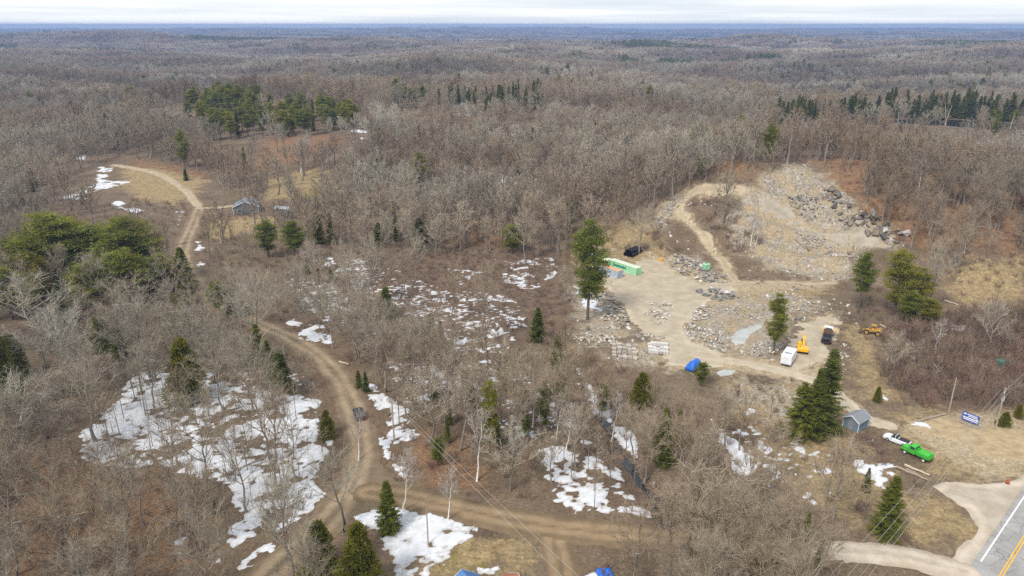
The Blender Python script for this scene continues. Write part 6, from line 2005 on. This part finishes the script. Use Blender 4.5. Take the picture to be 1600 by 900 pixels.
def stone_pile(label, poly, count, col, shape, lo, hi, mound=0.0, group='stone piles in the quarry yard'):
    w = W(poly); bx = bbox(w, pad=0); c = w.mean(0); z0 = float(terrain(c[0], c[1]))
    t = thing('stone_pile', label, 'stone pile', (c[0], c[1], z0), 0.0, group)
    k = 0; tries = 0; got = []
    while k < count and tries < 8000:
        tries += 1
        p = np.array([st_r.uniform(bx[0], bx[1]), st_r.uniform(bx[2], bx[3])])
        sd = poly_sd(p[0:1], p[1:2], w)[0]
        if sd < 0: continue
        s = st_r.uniform(lo, hi) * (0.75 if st_r.uniform() < 0.4 else 1.0)
        if got and np.min(np.hypot(*(np.array(got) - p).T)) < s * 0.42: continue
        got.append(p); k += 1
        kind = col if st_r.uniform() < 0.75 else ('pale' if col != 'pale' else 'warm')
        o = link('stone', STM[kind, shape][st_r.integers(0, 6)], t)
        zz = float(terrain(p[0], p[1])) - z0
        o.location = (p[0] - c[0], p[1] - c[1], zz + s * (0.10 if shape == 'slab' else 0.22) + mound * min(1.0, sd / 3.0) * st_r.uniform(0.3, 1.0))
        o.rotation_euler = (st_r.normal(0, 0.22), st_r.normal(0, 0.22), st_r.uniform(0, 6.28))
        o.scale = (s, s * st_r.uniform(0.7, 1.1), s * st_r.uniform(0.8, 1.2))
    return t


stone_pile('long bank of flat warm grey slabs along the yard below the tall white pine', [(926, 452), (955, 458), (984, 496), (990, 514), (962, 516), (925, 482)], 105, 'warm', 'slab', 0.8, 2.2, 0.5)
stone_pile('heap of tumbled grey boulders at the swamp end of the yard', [(892, 526), (925, 519), (962, 528), (960, 540), (905, 542)], 70, 'pale', 'block', 0.6, 1.5, 0.7)
stone_pile('oval ring of slabs in the middle of the yard', [(1008, 492), (1018, 474), (1040, 470), (1054, 478), (1046, 505), (1026, 510)], 85, 'warm', 'slab', 0.7, 1.7, 0.4)
stone_pile('wide field of dark shale slabs around the pale green tank', [(1040, 402), (1060, 396), (1095, 412), (1128, 428), (1138, 442), (1105, 443), (1060, 428)], 150, 'dark', 'slab', 0.8, 2.0, 0.5)
stone_pile('stack of big dark slabs beside the cross track', [(1088, 455), (1110, 450), (1145, 455), (1155, 466), (1125, 471), (1092, 463)], 70, 'dark', 'slab', 1.0, 2.3, 0.8)
stone_pile('grey slab pile between the yard and the pond', [(1076, 500), (1085, 480), (1112, 476), (1118, 488), (1100, 504)], 60, 'warm', 'slab', 0.7, 1.8, 0.5)
stone_pile('sprawling pale boulder bank along the haul track', [(1064, 515), (1080, 508), (1130, 520), (1140, 545), (1128, 552), (1090, 540)], 120, 'pale', 'block', 0.5, 1.4, 0.4)
stone_pile('low grey rubble above the silty pond', [(1128, 482), (1150, 474), (1190, 480), (1192, 500), (1150, 505)], 80, 'warm', 'block', 0.4, 1.1, 0.3)
stone_pile('short row of broken stones at the plain post in the yard', [(990, 524), (1005, 519), (1038, 527), (1036, 533), (1000, 533)], 40, 'warm', 'block', 0.5, 1.3, 0.3)
stone_pile('small round heap of dark stones uphill of the excavator', [(1238, 500), (1248, 494), (1258, 498), (1254, 505), (1242, 506)], 24, 'dark', 'block', 0.5, 1.1, 0.5)
stone_pile('pale rubble strewn across the slope uphill of the pine', [(1195, 462), (1240, 452), (1262, 470), (1300, 488), (1280, 494), (1230, 485)], 110, 'pale', 'block', 0.4, 1.2, 0.2)
stone_pile('grey scree on the upper quarry hillside', [(1230, 310), (1262, 300), (1292, 330), (1300, 350), (1260, 345), (1235, 335)], 110, 'dark', 'block', 0.6, 1.6, 0.3)
stone_pile('long band of grey blocks on the quarry bench', [(1240, 362), (1290, 372), (1350, 400), (1340, 412), (1290, 398), (1245, 382)], 120, 'warm', 'block', 0.6, 1.5, 0.4)
stone_pile('white boulders lining the bend of the haul track', [(1316, 540), (1326, 538), (1325, 575), (1310, 600), (1300, 585)], 22, 'pale', 'block', 0.7, 1.5, 0.0)
stone_pile('stones scattered below the haul track', [(1130, 595), (1230, 598), (1250, 625), (1190, 640), (1140, 620)], 120, 'pale', 'block', 0.3, 0.9, 0.0)
stone_pile('dark boulders tumbled under the reddish brush bank', [(1385, 562), (1410, 552), (1440, 558), (1425, 572), (1395, 572)], 40, 'dark', 'block', 0.7, 1.6, 0.4)
stone_pile('grey stones dumped beside the hillside track', [(1018, 352), (1040, 322), (1066, 300), (1076, 302), (1056, 332), (1036, 352)], 100, 'warm', 'block', 0.6, 1.5, 0.3)
stone_pile('loose stones around the silty pond', [(1135, 540), (1165, 538), (1200, 530), (1225, 548), (1215, 566), (1160, 556)], 110, 'pale', 'block', 0.4, 1.1, 0.1)

# quarried face: broken dark ledges facing the cut floor
rf_ = thing('rock_face', 'dark broken rock face cut into the quarry hillside', 'rock face', on(1345, 340))
base = np.array(rf_.location)
facel = smooth_line(W([(1288, 300), (1305, 322), (1330, 345), (1360, 358), (1396, 376)]), 10)
for i, p in enumerate(facel):
    for lv in range(4):
        q = p + st_r.normal(0, 0.9, 2) + np.array([1.1 * lv, 0.3 * lv])
        s = st_r.uniform(1.2, 4.2)
        o = link('rock', STM['face' if st_r.uniform() < 0.66 else 'warm', 'block'][st_r.integers(0, 6)], rf_)
        o.location = (q[0] - base[0], q[1] - base[1], float(terrain(p[0], p[1])) - base[2] - 0.5 + lv * 0.85 + st_r.normal(0, 0.3))
        o.rotation_euler = (st_r.normal(0, 0.2), st_r.normal(0, 0.2), st_r.uniform(0, 6.28)); o.scale = (s, s, s * st_r.uniform(0.7, 1.1))


# pallets of cut stone
def pallets(cols, rows_, x0, y0, dx, dy, skew, col, where):
    ang = turn((x0, y0), (x0 + dx * 3, y0 + skew * 3))
    for rr_i in range(rows_):
        for cc in range(cols):
            p = on(x0 + dx * cc + 0.8 * rr_i + st_r.normal(0, 0.5), y0 + dy * rr_i + skew * cc + st_r.normal(0, 0.3))
            t = thing('stone_pallet', f'pallet of cut stone, {ORD[cc]} along and {ORD[rr_i]} row deep in the {where}', 'pallet', p, ang + st_r.normal(0, 0.06), 'pallets of cut stone')
            for k in range(3): MB().box(-0.5, 0.5, -0.48 + k * 0.4, -0.32 + k * 0.4, 0, 0.14).build('runner', m_wood, t)
            z = 0.15
            for k in range(st_r.integers(2, 4)):
                h_ = st_r.uniform(0.2, 0.32)
                MB().box(-0.55 + st_r.normal(0, 0.03), 0.55, -0.5, 0.5 + st_r.normal(0, 0.03), z, z + h_, 0.03).build('stone', col, t); z += h_ + 0.01


pallets(5, 4, 958, 541, 8.0, 6.0, 0.6, m_st_warm, 'grey pallet block')
pallets(5, 3, 1015, 540, 6.2, 6.0, 0.4, mat('stone_white', (0.62, 0.60, 0.58), (0.46, 0.44, 0.42), 1.5, 0.8, 0.1, rand=0.15), 'pale pallet block')

# drowned dead stems in the black pond
for i, (x, y, ty) in enumerate([(1372, 196, 176), (1376, 196, 170), (1403, 190, 176), (1478, 196, 158), (1476, 196, 164), (1512, 200, 186), (1520, 199, 184), (1577, 204, 176), (1342, 198, 184), (1247, 196, 172)]):
    p = at(x, y); H = height_for(p, ty)
    t = thing('dead_snag', f'bleached dead snag standing in the black pond, {ORD[i]} along the shore', 'snag', tuple(p), i * 0.7, 'dead snags in the pond')
    lean = st_r.normal(0, 0.16, 2) * H
    MB().tube([(0, 0, -0.3), (lean[0] * 0.5, lean[1] * 0.5, H * 0.55), (lean[0], lean[1], H)], [0.28, 0.2, 0.06], 6).build('stem', mat('snag_grey', (0.50, 0.47, 0.43), (0.36, 0.33, 0.3), 1, 0.9), t)
    MB().tube([(lean[0] * 0.5, lean[1] * 0.5, H * 0.55), (lean[0] * 0.5 + 1.2, lean[1] * 0.5, H * 0.72)], [0.09, 0.03], 4).build('branch', MATS['snag_grey'], t)

# loose rubble on the quarry ground and leaf-litter stones
Pr = grid_points(160, 320, 1.5, 901)
pxr, pyr, _ = project(Pr[:, 0], Pr[:, 1], terrain(Pr[:, 0], Pr[:, 1]))
nr_ = fbm(Pr[:, 0] / 9.0, Pr[:, 1] / 9.0, 92, 3)
kr = in_poly(pxr, pyr, QUARRY_PX) & (np.random.default_rng(902).uniform(size=len(Pr)) < np.where(nr_ > 0.5, 0.62, 0.14)) & (poly_sd(Pr[:, 0], Pr[:, 1], YARD) < -0.6) & (poly_sd(Pr[:, 0], Pr[:, 1], TRUCK_YARD) < 0)
for line, hw in ((TRACK_Q, 2.0), (TRACK_E, 2.2), (TRACK_T, 1.8), (TRACK_B, 2.4)):
    kr &= seg_dist(Pr[:, 0], Pr[:, 1], line) > hw
Pr = Pr[kr]; r9 = np.random.default_rng(903)
tag(scatter('rubble', xyz(Pr, 0.02), r9.uniform(0, 6.28, len(Pr)), sizes(r9.uniform(0.1, 1.0, len(Pr)) ** 3 * 1.6 + 0.14, 0.3), r9.integers(0, 12, len(Pr)), STM['warm', 'block'][:4] + STM['dark', 'block'][:4] + STM['pale', 'block'][:4]), 'loose broken stone strewn over the quarry floor')

# ------------------------------------------------------------------ the air
zmin = float(GZ.min()) - 1.5
zmax = max(88.0, float(GZ.max()) + 26)
hz = MB().box(-13500, 13500, 5 - 100, 13800, zmin, zmax)
hm = bpy.data.materials.new('air'); hm.use_nodes = True
hn, hl = hm.node_tree.nodes, hm.node_tree.links
hn.clear()
ho = hn.new('ShaderNodeOutputMaterial'); hv = hn.new('ShaderNodeVolumePrincipled')
hv.inputs['Color'].default_value = (0.36, 0.52, 0.88, 1)
hv.inputs['Density'].default_value = 0.00015
hv.inputs['Anisotropy'].default_value = 0.2
hl.new(hv.outputs['Volume'], ho.inputs['Volume'])
tag(hz.build('haze', hm), 'thin blue haze over the far hills', kind='stuff')
